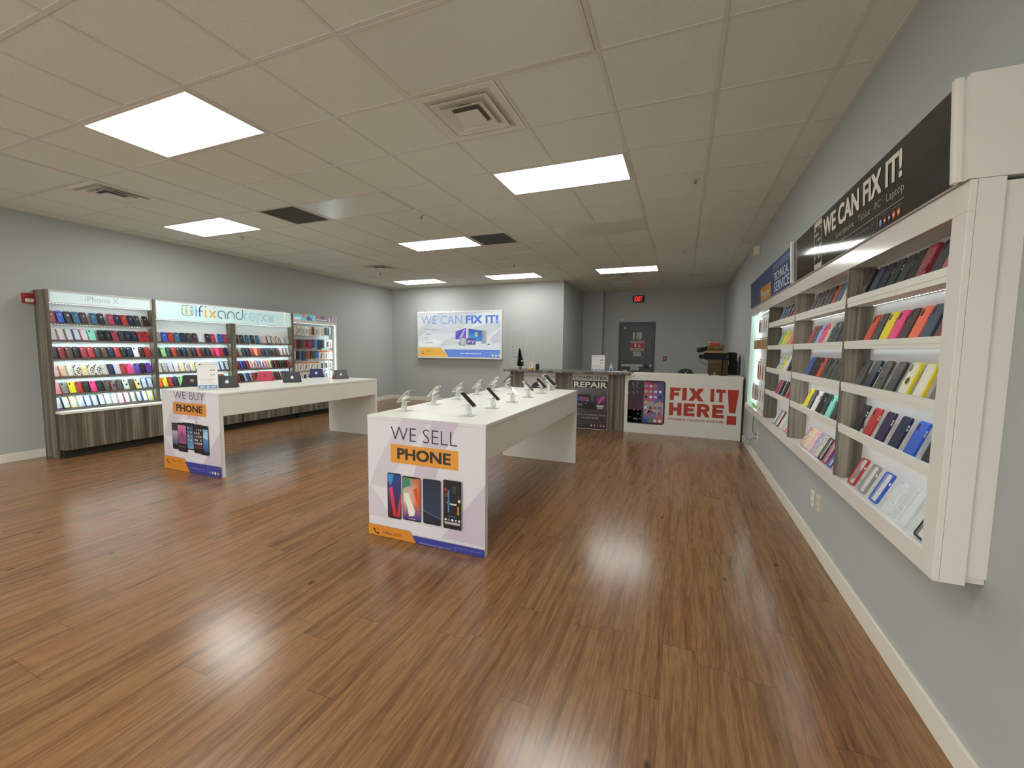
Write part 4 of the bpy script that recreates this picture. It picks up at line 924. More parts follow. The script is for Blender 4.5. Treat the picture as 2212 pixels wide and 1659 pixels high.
m = led(MB(), 0.03, 1.30, 0.06, ZI1+0.0035); m.build('led_strip', M_LED, tR)
# header boards
HZ0, HZ1 = 1.962, 2.268
LEAN = 0.055
def tiltz(mb): mb.v = [(x, y-LEAN*(z-HZ0) if y < 0.05 else y, z) for x, y, z in mb.v]; return mb
tiltz(MB().box(0.14, -0.012, HZ0, RW-0.022, 0.1386, HZ1)).build('header_box', pm('#cfcac8', 0.4), tR)
tiltz(MB().box(RW-0.0215, -0.006, HZ0, RW-0.0005, 0.1386, HZ1+0.006)).build('header_end', M_WHITEG, tR)
tiltz(MB().prism(rrect(0.030, 0.024, 0.008, 3, RW-0.037, -0.019), HZ0, HZ1+0.008, 'z')).build('header_post', M_WHITEG, tR)
tiltz(MB().prism(rrect(0.024, 0.026, 0.006, 3, 2.372, -0.021), HZ0, HZ1+0.012, 'z')).build('header_post', M_WHITEG, tR)
a = Art(-0.0125, 0.0006); L = lambda y: RW-y
a.rect(2.385, HZ0+0.002, RW-0.053, HZ1, '#2b2a29'); a.up()
# phone picture and lettering of the black board
a.rr(L(1.615), HZ0+0.002, L(1.448), 2.262, 0.02, '#cfccc6'); a.up(); a.rect(L(1.605), 1.995, L(1.458), 2.228, '#35332f'); a.up()
for i in range(4):
    for j in range(6):
        if (i+j*3) % 5 != 1: a.rr(L(1.597)+i*0.035, 2.205-j*0.036, L(1.597)+i*0.035+0.022, 2.222-j*0.036, 0.004, ['#d8d4c8', '#c0a860', '#a89c8c', '#e8e4dc', '#b07048', '#8a9a98'][(i*2+j) % 6])
a.text('WE CAN FIX IT!', L(1.415), 2.125, 2.235, '#efeadc', L(0.408), bold=0.045)
a.text('Smartphone · Tablet · PC · Laptop', L(1.19), 2.055, 2.098, '#b9b6ac', L(0.39), bold=-0.008)
a.rect(L(1.30), 2.034, L(0.39), 2.037, '#b9b6ac'); a.text('www.ifixandrepair.com', L(0.97), 1.998, 2.018, '#8f8c84', L(0.66)); a.rect(L(0.635), 1.985, L(0.631), 2.028, '#8f8c84')
a.text('Follow us on social media', L(0.59), 2.016, 2.025, '#8a877e', L(0.40)); socials(a, L(0.60), 1.993, 0.016, 0.042, ['#4a90b8', '#a0443c', '#3b4a78', '#d86a48', '#e0704a'])
# blue board
a.k = 1; a.rect(0.145, HZ0+0.002, 2.358, HZ1, '#2c4a86'); a.up(); a.poly([(0.145, HZ0+0.002), (0.75, HZ0+0.002), (0.62, HZ1), (0.145, HZ1)], '#263a6c'); a.up()
a.text('SPECIALIZED', L(2.97), 2.185, 2.235, '#b9c4dc', L(2.33), bold=-0.012); a.text('TECHNICAL', L(2.95), 2.085, 2.160, '#dfe4ec', L(2.33), bold=0.03); a.text('SERVICE', L(2.93), 1.982, 2.070, '#dfe4ec', L(2.31), bold=0.03)
a.text('Broken', L(3.62), 2.14, 2.225, '#6f8cc0', L(3.18), bold=-0.012); a.rect(L(3.68), HZ0+0.003, L(3.08), 2.115, '#d98a2e'); a.up(); a.text('Phone?', L(3.62), 1.99, 2.085, '#f2e6d0', L(3.14), bold=0.012)
o = tiltz(a.mb).build('sign_boards', M_PRINTG, tR)
TR_ = math.radians(19)
SPR = ['top shelf', 'second shelf', 'third shelf', 'fourth shelf', 'floor']
def rrows(specs, bay, x0, x1, nm, gp, big):
    for k, sp in enumerate(specs):
        z = LIPS[k][1]-0.022 if k < 4 else ZI0-0.0055+0.006*big
        case_row(sp, (fR[0:2]+(0.0,), RZ), x0[k] if isinstance(x0, list) else x0, x1, 0.034, z, TR_ if k < 4 else math.radians(24), SPR[k]+' '+nm, 'phone cases on the '+SPR[k]+' of '+gp, big)
rrows(['bk.w nv.p nv.t dn.t dg.t bk.t ma.w bk.p du.w', 'or2.p dg.p ye.p hp.p db.p co.p sl.p | dr.p', 'ol.r nv.t ol.r dg.r ye.f ye.h rd.h', 'bk.t rd.t dp.t nv.t bl.t bk.p', 'rd.c gr.c bl.c cl.c cl.c bk.c'],
      2, [L(0.93), L(0.845), L(0.93), L(0.92), L(0.915)], L(0.10), 'of nearest right wall bay', 'the nearest right wall bay', True)
rrows(['dp.t bk.t db.t dg.t bk.t rd.t tl.t be.p wh.w', 'rd.p sl.p lv.p hp.p be.p dn.p dn.p dp.p rd.p', 'bl.p bk.t db.t or2.p ol.r ol.r ol.r ol.r dr.p', 'ye.p db.h wh.p bk.t dn.p mi.p dg.p rd.p', 'rs.g gd.g lp.g pu.g gr.g bk.c rs.c bl.c lp.c'],
      1, L(1.86), L(1.06), 'of middle right wall bay', 'the middle right wall bay', True)
rrows(['tl.o nv.o pl.o dp.o rd.p bk.p', 'gn.p ye.p be.p co.p rd.p', 'sk.f ye.f wh.p bk.p dg.p', 'rs.p nv.t bk.p rd.p dg.p', 'gr.c dr.c cl.c lp.c gr.c'],
      0, L(2.90), L(2.18), 'of far right wall bay', 'the far right wall bay', False)
# crumpled clear film lying on the floor of the nearest bay
m = MB(); nx, ny = 26, 6; vs = []; fs = []
for i in range(nx+1):
    for j in range(ny+1):
        fr_ = 1.0 if j < 2 else 0.12
        vs.append((L(0.93)+0.83*i/nx, 0.019+0.085*j/ny, ZI0-0.0048+fr_*(0.004+0.012*random.random()*(j == 1))))
for i in range(nx):
    for j in range(ny): k = i*(ny+1)+j; fs += [(k, k+1, k+ny+2), (k, k+ny+2, k+ny+1)]
m.add(vs, fs); o = m.build('plastic_film', clearmat('#eef2f2', 0.3, 0.08)); o.location = (2.503, RW, 0); o.rotation_euler = (0, 0, RZ); tag(o, 'crumpled clear plastic film on the floor of the nearest right wall bay', 'plastic film')
# peg bay at the far end
K1, GNB = '#b39470', '#8fce72'
pegr = lambda zt, spec, row, grp, x0=0.10, x1=1.29: peg_row(tR, (fR[0:2]+(0.0,), RZ), zt, spec, x0, x1, 0.1205, 0.035, row, grp)
pegr(1.80, [('win', W_, '#4a4a4e', .08, .16, .012), ('win', W_, '#5a5a5e', .08, .16, .012), ('bar', W_, '#8a8a8a', .08, .16, .012), ('bar', W_, '#3a3a3a', .08, .16, .012), ('win', K1, '#9a7a58', .08, .17, .015), ('win', K1, '#8a6a48', .08, .17, .015)], 'top pegs of far end bay', 'packages on the top pegs at the far end', 0.45)
pegr(1.56, [('bar', K1, '#9c7c58', .075, .11, .02)]*9+[('bar', '#8a6a4a', '#6a4a30', .075, .11, .02)], 'second pegs of far end bay', 'kraft boxes on the second pegs at the far end', 0.12)
pegr(1.31, [('win', W_, '#b8342c', .085, .22, .012), ('win', W_, '#a02c28', .085, .22, .012), ('win', W_, '#b8342c', .085, .22, .012), ('win', W_, '#2c4a50', .085, .22, .012), ('bar', W_, '#3a3a3a', .085, .22, .012)], 'third pegs of far end bay', 'packages on the third pegs at the far end', 0.5)
pegr(1.02, [('bar', PW, '#6a6068', .08, .19, .015), ('bar', GY, '#5a5654', .08, .19, .015), ('win', CM, '#8a8478', .08, .18, .015), ('win', CM, '#6a6a60', .08, .18, .015), ('bar', CM, '#3a3a3a', .09, .18, .02), ('bar', CM, '#2a2a2a', .09, .18, .02)], 'lowest pegs of far end bay', 'packages on the lowest pegs at the far end', 0.2)
def cable_pack(y, lab, col, box=True):
    t = tag(empty('cable_pack', (2.503+0.07, y, ZI0-0.0055), RZ), lab, 'cable pack', 'cable packs on the floor of the far end bay')
    if box: MB().box(-0.05, -0.02, 0, 0.05, 0.02, 0.03).build('box', pm(col, 0.4), t, bevel=0.002)
    else:
        for k in range(3): MB().tube([(0.035*math.cos(q*PI/8), -0.012+k*0.012, 0.042+0.036*math.sin(q*PI/8)) for q in range(17)], 0.005, 6).build('coil', pm(col, 0.35), t)
cable_pack(4.30, 'green boxed cable on the floor of the far end bay', '#8fd06a'); cable_pack(4.10, 'pale green boxed cable second from the far end', '#a8d88a'); cable_pack(3.90, 'white coiled cable standing on the far end bay floor', '#e8eaea', False); cable_pack(3.70, 'second white coiled cable next to the far bay divider', '#dfe2e2', False)

# strobe, outlets and cords on the right wall
t = tag(empty('fire_strobe', (XR, 5.10, 2.755), -PI/2), 'white fire strobe high on the right wall above the blue sign', 'fire alarm')
MB().box(-0.075, -0.012, -0.005, 0.075, -0.001, 0.145).build('back_plate', pm('#cfc9bb', 0.4), t, bevel=0.003)
MB().prism(rrect(0.14, 0.12, 0.02, 4, 0, 0.07), -0.012, -0.075, 'y', 0, None, 0.014).build('housing', pm('#ddd7c9', 0.4), t)
MB().prism(circ(-0.01, 0.075, 0.036, 20), -0.0752, -0.085, 'y').build('speaker_ring', pm('#8f8a7e', 0.5), t)
MB().box(0.028, -0.084, 0.03, 0.06, -0.0752, 0.115).build('strobe_lens', pm('#ece8dc', 0.1), t)
def outlet(y, z, lab, c='#e2dccf', dark='#8a8578'):
    t = tag(empty('wall_outlet', (XR, y, z), -PI/2), lab, 'outlet', 'outlets on the right wall')
    MB().prism(rrect(0.072, 0.118, 0.008), -0.0005, -0.006, 'y', 0, None, 0.002).build('cover_plate', pm(c, 0.35), t)
    for dz in (-0.024, 0.024):
        sk = MB().prism(rrect(0.034, 0.028, 0.010, 4, 0, dz), -0.006, -0.0085, 'y').build('socket', pm(c, 0.3), t)
        MB().box(-0.008, -0.0092, dz-0.006, -0.005, -0.0086, dz+0.006).box(0.005, -0.0092, dz-0.006, 0.008, -0.0086, dz+0.006).build('slot', pm('#3a3630', 0.6), sk)
outlet(1.885, 0.345, 'left one of two white outlets below the right wall display'); outlet(1.745, 0.355, 'right one of two cream outlets below the right wall display', '#d8cfb4'); outlet(4.36, 0.330, 'outlet near the repair counter with two cords plugged in')
m = MB().tube([(2.600, 4.48, 0.675), (2.605, 4.49, 0.58), (2.60, 4.50, 0.46), (2.60, 4.47, 0.38), (2.612, 4.42, 0.355), (2.632, 4.37, 0.354)], 0.004, 6)
tag(m.build('power_cord', pm('#2a2828', 0.5), smooth=True), 'black power cord hanging from the right wall display down to the outlet', 'cord')
m = MB().tube([(2.632, 4.36, 0.306), (2.60, 4.40, 0.30), (2.58, 4.48, 0.27), (2.585, 4.56, 0.20), (2.59, 4.66, 0.15), (2.60, 4.85, 0.13), (2.60, 5.05, 0.15), (2.60, 5.2, 0.10), (2.59, 5.4, 0.006), (2.55, 5.6, 0.005)], 0.004, 6)
tag(m.build('power_cord', pm('#8a857c', 0.5), smooth=True), 'grey power cord running from the outlet along the floor to the repair counter', 'cord')
m = MB().tube([(XR-0.006, 9.1, 1.25), (XR-0.006, 9.1, 2.25)], 0.008, 6); tag(m.build('wall_conduit', pm('#b8a878', 0.5)), 'thin vertical tan conduit on the right wall behind the box pile', 'conduit')

# ------------------------------------------------------------------ lit repair sign and access panel on the back wall
t = tag(empty('lightbox_sign', (-4.845, YB-0.001, 1.160)), 'large lit WE CAN FIX IT light box on the back wall', 'sign')
LW, LH = 2.43, 1.20
MB().box(0, -0.10, 0, LW, 0, LH).build('box', pm('#c9c8c6', 0.4), t)
f = MB(); r = 0.035
f.box(-0.004, -0.112, LH-r, LW+0.004, -0.1005, LH+0.004).box(-0.004, -0.112, -0.004, LW+0.004, -0.1005, r).box(-0.004, -0.112, r, r, -0.1005, LH-r).box(LW-r, -0.112, r, LW+0.004, -0.1005, LH-r); f.build('frame', pm('#e8e8e6', 0.3), t, bevel=0.002)
for x in (0.22, 0.99, 1.41, 2.22): MB().box(x-0.006, -0.10, LH+0.004, x+0.006, -0.09, LH+0.035).build('hanger', pm('#6a6a68', 0.5), t)
a = Art(-0.1006, 0.0006); ox, oz = 4.845, -1.160
def X(v): return v+ox
def Zz(v): return v+oz
a.rect(r, r, LW-r, LH-r, '#e2eaea'); a.up()
for pts, c in (([(0.035, 0.55), (0.035, 0.75), (0.62, 1.165), (0.80, 1.165), (0.45, 0.80)], '#cfd6da'), ([(0.30, 0.62), (0.8, 1.165), (1.75, 1.165), (1.2, 0.65)], '#d8dde2'), ([(0.55, 0.33), (1.5, 0.75), (2.395, 0.95), (2.395, 0.78), (1.7, 0.42), (0.75, 0.30)], '#d6dcdc'), ([(1.95, 1.165), (1.55, 0.75), (1.9, 0.8), (2.395, 1.10), (2.395, 1.165)], '#edf4f2'), ([(2.1, 0.48), (2.395, 0.75), (2.395, 0.40), (2.2, 0.38)], '#d2d2de'), ([(0.035, 0.31), (0.035, 0.40), (0.5, 0.50), (0.8, 0.42), (0.62, 0.31)], '#eef6f2')): a.poly(pts, c)
a.up()
a.text('WE CAN', X(-4.726), Zz(2.040), Zz(2.252), '#7f9be4', X(-3.519), bold=-0.014); a.text('FIX IT!', X(-3.407), Zz(2.038), Zz(2.245), '#5f86e6', X(-2.511), bold=0.05)
for s_, z0, z1, x1 in (('Smartphone', 1.868, 1.925, -4.20), ('Tablet', 1.758, 1.810, -4.42), ('PC', 1.652, 1.702, -4.53), ('Laptop', 1.528, 1.588, -4.375)):
    a.text(s_, X(-4.626), Zz(z0), Zz(z1), '#98a0a4', X(x1), bold=0.01); a.circ(X(-4.70), Zz((z0+z1)/2), 0.025, '#d2dadc', 10)
# computers
a.poly([(X(-3.72), Zz(1.60)), (X(-3.385), Zz(1.62)), (X(-3.378), Zz(1.955)), (X(-3.708), Zz(1.865))], '#e6eaf0'); a.up()
a.poly([(X(-3.705), Zz(1.645)), (X(-3.398), Zz(1.662)), (X(-3.392), Zz(1.935)), (X(-3.700), Zz(1.850))], ['#6a5ac0', '#8a6ad0', '#5a58b8', '#7a78d0']); a.poly([(X(-2.96), Zz(1.545)), (X(-2.825), Zz(1.54)), (X(-2.825), Zz(1.86)), (X(-2.96), Zz(1.87))], ['#9aa4a8', '#b0b6b8', '#b8bcbe', '#8f989c']); a.up()
a.poly([(X(-3.60), Zz(1.68)), (X(-3.52), Zz(1.66)), (X(-3.41), Zz(1.90)), (X(-3.47), Zz(1.89))], '#c4b0ea'); a.poly([(X(-3.328), Zz(1.600)), (X(-2.955), Zz(1.600)), (X(-2.955), Zz(1.862)), (X(-3.328), Zz(1.915))], '#4a6ab8'); a.up()
a.poly([(X(-3.318), Zz(1.612)), (X(-2.965), Zz(1.612)), (X(-2.965), Zz(1.852)), (X(-3.318), Zz(1.900))], ['#5ab0ea', '#4a8ad8', '#3a68c8', '#3a5ac0']); a.up()
for dx, dz, c in ((-0.035, 0.012, '#e8b060'), (0.01, 0.012, '#cfe08a'), (-0.035, -0.045, '#8ac0e8'), (0.01, -0.045, '#e8e06a')): a.poly([(X(-3.12)+dx, Zz(1.765)+dz), (X(-3.08)+dx, Zz(1.76)+dz), (X(-3.08)+dx, Zz(1.81)+dz), (X(-3.12)+dx, Zz(1.81)+dz)], c)
a.rect(X(-3.20), Zz(1.545), X(-2.99), Zz(1.60), '#e8ecee'); a.rr(X(-3.60), Zz(1.50), X(-3.55), Zz(1.59), 0.008, '#8a9498'); a.up(); a.rr(X(-3.568), Zz(1.492), X(-3.412), Zz(1.692), 0.012, '#6a6e78'); a.up(); a.rect(X(-3.556), Zz(1.51), X(-3.424), Zz(1.678), '#c8ccd0'); a.up()
a.rr(X(-3.385), Zz(1.515), X(-3.125), Zz(1.672), 0.008, '#4a4a70'); a.up(); a.rect(X(-3.372), Zz(1.53), X(-3.138), Zz(1.66), '#6a5ab8'); a.up()
for k in range(6): a.rect(X(-3.36)+k*0.036, Zz(1.545)+(k % 2)*0.03, X(-3.36)+k*0.036+0.03, Zz(1.60)+(k % 2)*0.03, ['#a8c8ea', '#e8e8f4', '#d87a8a', '#8ab0e0', '#c8d8f0', '#e0a090'][k])
a.poly([(X(-3.41), Zz(1.478)), (X(-3.11), Zz(1.478)), (X(-3.115), Zz(1.512)), (X(-3.395), Zz(1.512))], '#e4e8ea'); a.poly(circ(X(-2.76), Zz(1.525), 0.04, 12, 0.012), '#6a7078')
a.poly([(r, r), (0.925, r), (0.72, 0.272), (r, 0.272)], '#f0b955'); a.poly([(0.93, r), (LW-r, r), (LW-r, 0.228), (0.80, 0.228)], '#6b8fe0'); a.up()
phone_icon(a, 0.12, 0.105, 0.055, '#5a4424'); a.text('CALL', 0.245, 0.165, 0.20, '#8a6a34', 0.38, bold=0.02); a.text('NOW', 0.40, 0.165, 0.20, '#a87f3c', 0.53); a.text('(305) 342 30 11', 0.245, 0.095, 0.135, '#cf9f4a', 0.64)
a.text('www.ifixandrepair.com', X(-3.58), Zz(1.264), Zz(1.312), '#f4f8ff', X(-2.954), bold=0.012); a.rect(1.955, 0.06, 1.962, 0.18, '#a8c0f4'); a.text('Follow us on social media', 2.02, 0.150, 0.172, '#a8c0f4', 2.385)
socials(a, 2.10, 0.09, 0.036, 0.092, ['#5a78d8', '#b8d878', '#8ad0ea', '#f0a078'])
a.mb.build('sign_face', M_BACKLIT, t)
t = tag(empty('access_panel', (-2.30, YB-0.0005, 0.95)), 'flush grey electrical access panel on the back wall right of the light box', 'panel')
pl = pm('#aeb2b0', 0.55)
f = MB(); f.box(0, -0.004, 0, 0.62, 0, 0.012).box(0, -0.004, 1.20, 0.62, 0, 1.212).box(0, -0.004, 0.012, 0.012, 0, 1.20).box(0.608, -0.004, 0.012, 0.62, 0, 1.20); f.build('trim', pl, t)
MB().box(0.12, -0.008, 0.28, 0.43, 0, 0.92).build('door', pl, t, bevel=0.002); MB().prism(circ(0.145, 0.52, 0.012, 12), -0.008, -0.014, 'y').build('latch', pm('#2a2a2a', 0.4), t)

# ------------------------------------------------------------------ reception counter (grey) and repair counter (white)
CY = 5.70
t = tag(empty('reception_counter', (-1.345, CY, 0)), 'grey wood reception counter with the COMPUTER REPAIR poster', 'counter')
o = 1.345
MB().box(-1.420+o, -0.16, 0.998, 0.885+o, 0.42, 1.036).build('countertop', M_WOOD, t, bevel=0.002)
for (xa, xb) in ((-1.345, -1.085), (-0.45, -0.122), (0.512, 0.800)): MB().box(xa+o, 0, 0, xb+o, 0.05, 0.9975).build('pilaster', M_WOOD, t)
MB().box(-1.3445+o, 0.051, 0, 0.7995+o, 0.34, 0.9970).build('body', M_WOOD, t)
a = Art(0.0235, 0.0008); a.rect(-1.084+o, 0.0, -0.451+o, 0.99, '#d6d3cd'); a.up()
a.poly(circ(-0.62+o, 0.74, 0.11, 20, 0.17), '#2c2a2e'); a.up(); a.poly(circ(-0.66+o, 0.735, 0.075, 18, 0.13), '#d0cdc8'); a.up(); a.poly([(-0.98+o, 0.55), (-0.62+o, 0.55), (-0.66+o, 0.70), (-0.78+o, 0.83), (-0.88+o, 0.78), (-0.95+o, 0.68)], '#34323a'); a.rect(-1.084+o, 0.90, -0.451+o, 0.93, '#c2beb8')
a.mb.build('decal_panel', M_PRINT, t); MB().box(-1.0845+o, 0.024, 0, -0.4505+o, 0.0505, 0.9971).build('panel', M_WHITE, t)
a = Art(0.0, 0.0006); x0, x1 = -0.119+o, 0.509+o
a.rect(x0, 0.006, x1, 0.992, '#c6c2bc'); a.up(); a.rect(x0, 0.738, x1, 0.868, '#262022'); a.poly([(x0, 0.006), (x1, 0.006), (x1, 0.737), (x0, 0.737)], ['#2b2628', '#3a2430', '#5a5458', '#7a7678']); a.up()
a.text('COMPUTER', -0.098+o, 0.888, 0.948, '#2a2224', 0.492+o, bold=0.012); a.text('REPAIR', -0.095+o, 0.748, 0.846, '#f0ece2', 0.492+o, bold=0.035)
a.rr(-0.072+o, 0.455, 0.212+o, 0.618, 0.008, '#1c1a1c'); a.poly([(0.262+o, 0.45), (0.472+o, 0.43), (0.482+o, 0.622), (0.275+o, 0.585)], '#2a2430'); a.up(); a.rect(-0.045+o, 0.495, 0.19+o, 0.575, '#24344e'); a.poly([(0.275+o, 0.462), (0.458+o, 0.448), (0.468+o, 0.605), (0.286+o, 0.572)], ['#3a1e4a', '#2a1e44', '#c04a90', '#3a2450']); a.up()
for k, c in enumerate(('#3a6ac0', '#4a5ad0', '#c84038', '#4aa0a0', '#3a58b0', '#c85a30', '#5a68c0', '#b83a3a')): a.rect(-0.040+o+(k % 4)*0.057, 0.50+(k//4)*0.036, -0.040+o+(k % 4)*0.057+0.05, 0.532+(k//4)*0.036, c)
a.poly([(0.335+o, 0.47), (0.37+o, 0.465), (0.45+o, 0.59), (0.42+o, 0.585)], '#d868b0'); a.rect(-0.075+o, 0.43, 0.10+o, 0.445, '#8a8688'); a.poly([(-0.075+o, 0.37), (0.09+o, 0.37), (0.09+o, 0.405), (-0.06+o, 0.41)], '#141214'); a.rect(0.32+o, 0.41, 0.45+o, 0.44, '#d0ccc8'); a.rect(0.33+o, 0.375, 0.43+o, 0.40, '#b8b4a8'); a.up()
a.rr(0.070+o, 0.355, 0.320+o, 0.492, 0.006, '#1a1718'); a.up(); a.ring(0.135+o, 0.46, 0.012, 0.022, '#7a7678', 20, 300, 8)
a.text("There's no computer brand", -0.06+o, 0.238, 0.275, '#c9c5c6', 0.475+o); a.text("we can't handle", 0.055+o, 0.188, 0.222, '#c9c5c6', 0.365+o)
a.rect(-0.07+o, 0.126, 0.45+o, 0.129, '#9a9496'); a.rect(-0.075+o, 0.083, 0.15+o, 0.086, '#8a8486'); a.rect(0.22+o, 0.094, 0.44+o, 0.097, '#8a6068'); socials(a, 0.238+o, 0.066, 0.018, 0.055, ['#7ab4d0', '#a85848', '#3a3a5a', '#d05a5a', '#e0704a'])
a.mb.build('poster', M_PRINT, t); MB().box(-0.1215+o, 0.0012, 0, 0.5115+o, 0.0505, 0.9972).build('poster_board', M_WHITE, t)
t = tag(empty('repair_counter', (0.802, CY, 0)), 'white repair counter with the red FIX IT HERE lettering', 'counter')
o = -0.802
MB().box(0.001, 0, 0, 0.086, 0.028, 0.9965).box(0.086, 0, 0, 2.606+o, 0.028, 1.024).build('front_panel', M_WHITE, t)
MB().box(0.085, 0.0285, 0.985, 2.620+o, 0.72, 1.010).build('worktop', M_WHITE, t); MB().box(0.085, 0.60, 0, 2.60+o, 0.62, 0.9845).build('back_panel', M_WHITE, t)
a = Art(-0.0004, 0.0006); RC = '#b8341f'
a.rr(0.857+o, 0.162, 1.15+o, 0.908, 0.03, '#2a2630'); a.up(); a.grad(0.866+o, 0.185, 1.14+o, 0.895, '#5a2a4a', '#14141a'); a.grad(0.866+o, 0.185, 1.14+o, 0.40, '#3a1e34', '#5a3068'); a.up()
for k in range(26):
    x, z = 0.98+random.uniform(-0.10, 0.12), 0.75+random.uniform(-0.10, 0.12); d = random.uniform(0, PI); l = random.uniform(0.02, 0.07)
    a.poly([(x+o, z), (x+o+l*math.cos(d), z+l*math.sin(d)), (x+o+l*math.cos(d)*0.9+0.006, z+l*math.sin(d)*0.9+0.008)], random.choice(['#c9c9cf', '#8f9098', '#e4e4e8', '#6a6c74']))
for k in range(14):
    x, z = 1.02+random.uniform(-0.09, 0.07), 0.25+random.uniform(-0.04, 0.10); a.poly([(x+o, z), (x+o+0.03, z+0.01), (x+o+0.012, z+0.025)], random.choice(['#c0c0c4', '#7a8a80', '#a8a8b0', '#3a3a40']))
a.circ(0.90+o, 0.27, 0.014, '#3aa060'); a.circ(0.965+o, 0.40, 0.012, '#c0a8b8'); a.circ(1.03+o, 0.395, 0.012, '#b86a4a'); a.up()
a.rr(1.094+o, 0.162, 1.465+o, 0.912, 0.05, '#3a3844'); a.up(); a.rr(1.106+o, 0.176, 1.453+o, 0.899, 0.045, '#121116'); a.up()
a.poly([(1.12+o, 0.19), (1.44+o, 0.19), (1.44+o, 0.54), (1.12+o, 0.54)], ['#2a48a8', '#c04838', '#c8b4b8', '#b8a0a0']); a.poly([(1.12+o, 0.54), (1.44+o, 0.54), (1.44+o, 0.885), (1.12+o, 0.885)], ['#c06a78', '#4a62c0', '#2a2e90', '#c8303a']); a.up()
for k in range(9): a.poly([(1.15+k*0.03+o, 0.33+0.02*(k % 3)), (1.23+k*0.02+o, 0.36), (1.20+k*0.025+o, 0.46+0.02*(k % 2))], ['#e0b8a0', '#e8d0c0', '#a8b8d8', '#d89a78', '#c8d0e4'][k % 5])
a.up(); a.rr(1.20+o, 0.872, 1.36+o, 0.9, 0.012, '#121116')
ic = ['#6aa8e0', '#d8d8d8', '#8a8a52', '#4a4a50', '#c8b890', '#b0b8b0', '#e0e0e4', '#e8dcd0', '#2a2a2e', '#f0f0f0', '#c8d8e8', '#202028', '#d8c8a0', '#b0a488', '#5a7ab8', '#d8b038', '#e8e8e8', '#6a5a4a', '#c84860', '#3b5998', '#a8a890', '#c84a88', '#3a6ae0', '#5a78a8']
for j in range(6):
    for i in range(4): a.rr(1.135+i*0.075+o, 0.795-j*0.092, 1.180+i*0.075+o, 0.838-j*0.092, 0.010, ic[j*4+i])
for i, c in enumerate(('#2a4ab0', '#3aa05a', '#d8e8d0', '#f0ecec')): a.rr(1.135+i*0.077+o, 0.205, 1.185+i*0.077+o, 0.25, 0.011, c)
a.up(); a.text('f', 1.375+o, 0.432, 0.465, '#ffffff')
a.block('FIX', 1.538+o, 0.602, 2.052+o, 0.810, RC); a.block('IT', 2.150+o, 0.602, 2.368+o, 0.808, RC, 0.2)
a.block('HERE', 1.533+o, 0.346, 2.355+o, 0.558, RC, 0.17)
a.text('MOBILE DEVICE REPAIR', 1.527+o, 0.262, 0.300, RC, 2.359+o, bold=0.006); a.poly([(2.428+o, 0.440), (2.518+o, 0.440), (2.556+o, 0.810), (2.394+o, 0.810)], RC); a.rect(2.401+o, 0.250, 2.536+o, 0.392, RC)
a.mb.build('printed_decal', M_PRINT, t)

# ------------------------------------------------------------------ things on the reception counter
CT_ = 1.0365
t = tag(empty('christmas_tree', (-1.16, 5.74, CT_)), 'small artificial christmas tree in a burlap pot on the reception counter', 'christmas tree')
MB().lathe([(0.026, 0.0), (0.031, 0.02), (0.034, 0.05), (0.030, 0.056)], 12).build('pot', pm('#8a7f6a', 0.9), t)
MB().tube([(0, 0, 0.05), (0.004, 0, 0.20), (-0.016, 0, 0.39)], 0.005, 6).build('trunk', pm('#3a2e22', 0.8), t)
m = MB(); rnd = random.Random(3)
for k in range(1500):
    h = rnd.random()**1.25; z = 0.065+0.315*h; R = 0.088*(1-h)**0.75+0.010; an = rnd.random()*2*PI; rr_ = R*(0.35+0.75*rnd.random())
    cxx = 0.0-0.016*max(0, h-0.4)/0.6; p = Vector((cxx+0.2*rr_*math.cos(an), 0.2*rr_*math.sin(an), z)); q = Vector((cxx+rr_*math.cos(an), rr_*math.sin(an), z+0.012+0.02*rnd.random()-0.02*(1-h)))
    d = (q-p); sd = Vector((-d.y, d.x, 0)).normalized()*0.006; m.add([tuple(p-sd), tuple(p+sd), tuple(q), tuple(p+Vector((0, 0, 0.006)))], [(0, 1, 2), (1, 3, 2), (3, 0, 2)])
o = m.build('needles', pm('#20281f', 0.8), t); o['kind'] = 'stuff'
for (x, z, c, r) in ((-0.06, 0.13, '#a8322c', 0.010), (0.05, 0.16, '#d8d4c8', 0.018), (-0.045, 0.20, '#a8322c', 0.008), (0.03, 0.25, '#a8322c', 0.007), (-0.055, 0.09, '#dcd8d0', 0.014)):
    MB().lathe([(0.001, z-r), (r*0.75, z-r*0.65), (r, z), (r*0.75, z+r*0.65), (0.001, z+r)], 10, x, -0.05).build('ornament', pm(c, 0.25), t, smooth=True)
t = tag(empty('flyer_holder', (-0.935, 5.70, CT_)), 'orange and white flyer in a small holder on the reception counter', 'flyer holder')
MB().box(-0.042, -0.02, 0, 0.042, 0.03, 0.025).build('holder', pm('#e0a83a', 0.35), t, bevel=0.004)
a = Art(0.0, 0.0008); a.rect(-0.036, 0.01, 0.036, 0.13, '#e8dcd4'); a.up(); a.rect(-0.03, 0.10, 0.03, 0.112, '#d8784a'); a.rect(-0.03, 0.082, 0.03, 0.092, '#d8784a'); a.rect(-0.028, 0.045, -0.004, 0.075, '#8a5a78'); a.rect(-0.036, 0.01, 0.036, 0.035, '#e8b840')
am = a.mb; am.xf = None; am.v = [(x-0.12*0+0.18*z*0.6, y+0.25*z-0.008, z) for x, y, z in am.v]; am.build('flyer', M_PRINT, t)
t = tag(empty('smart_speaker', (-0.81, 5.73, CT_)), 'black round smart speaker beside the flyer on the reception counter', 'speaker')
MB().lathe([(0.026, 0), (0.033, 0.02), (0.036, 0.055), (0.033, 0.09), (0.026, 0.108), (0.018, 0.112)], 20).build('body', pm('#1c1c1e', 0.75), t, smooth=True); MB().lathe([(0.027, 0), (0.0275, 0.004)], 20).build('foot', pm('#3a3a3c', 0.5), t)
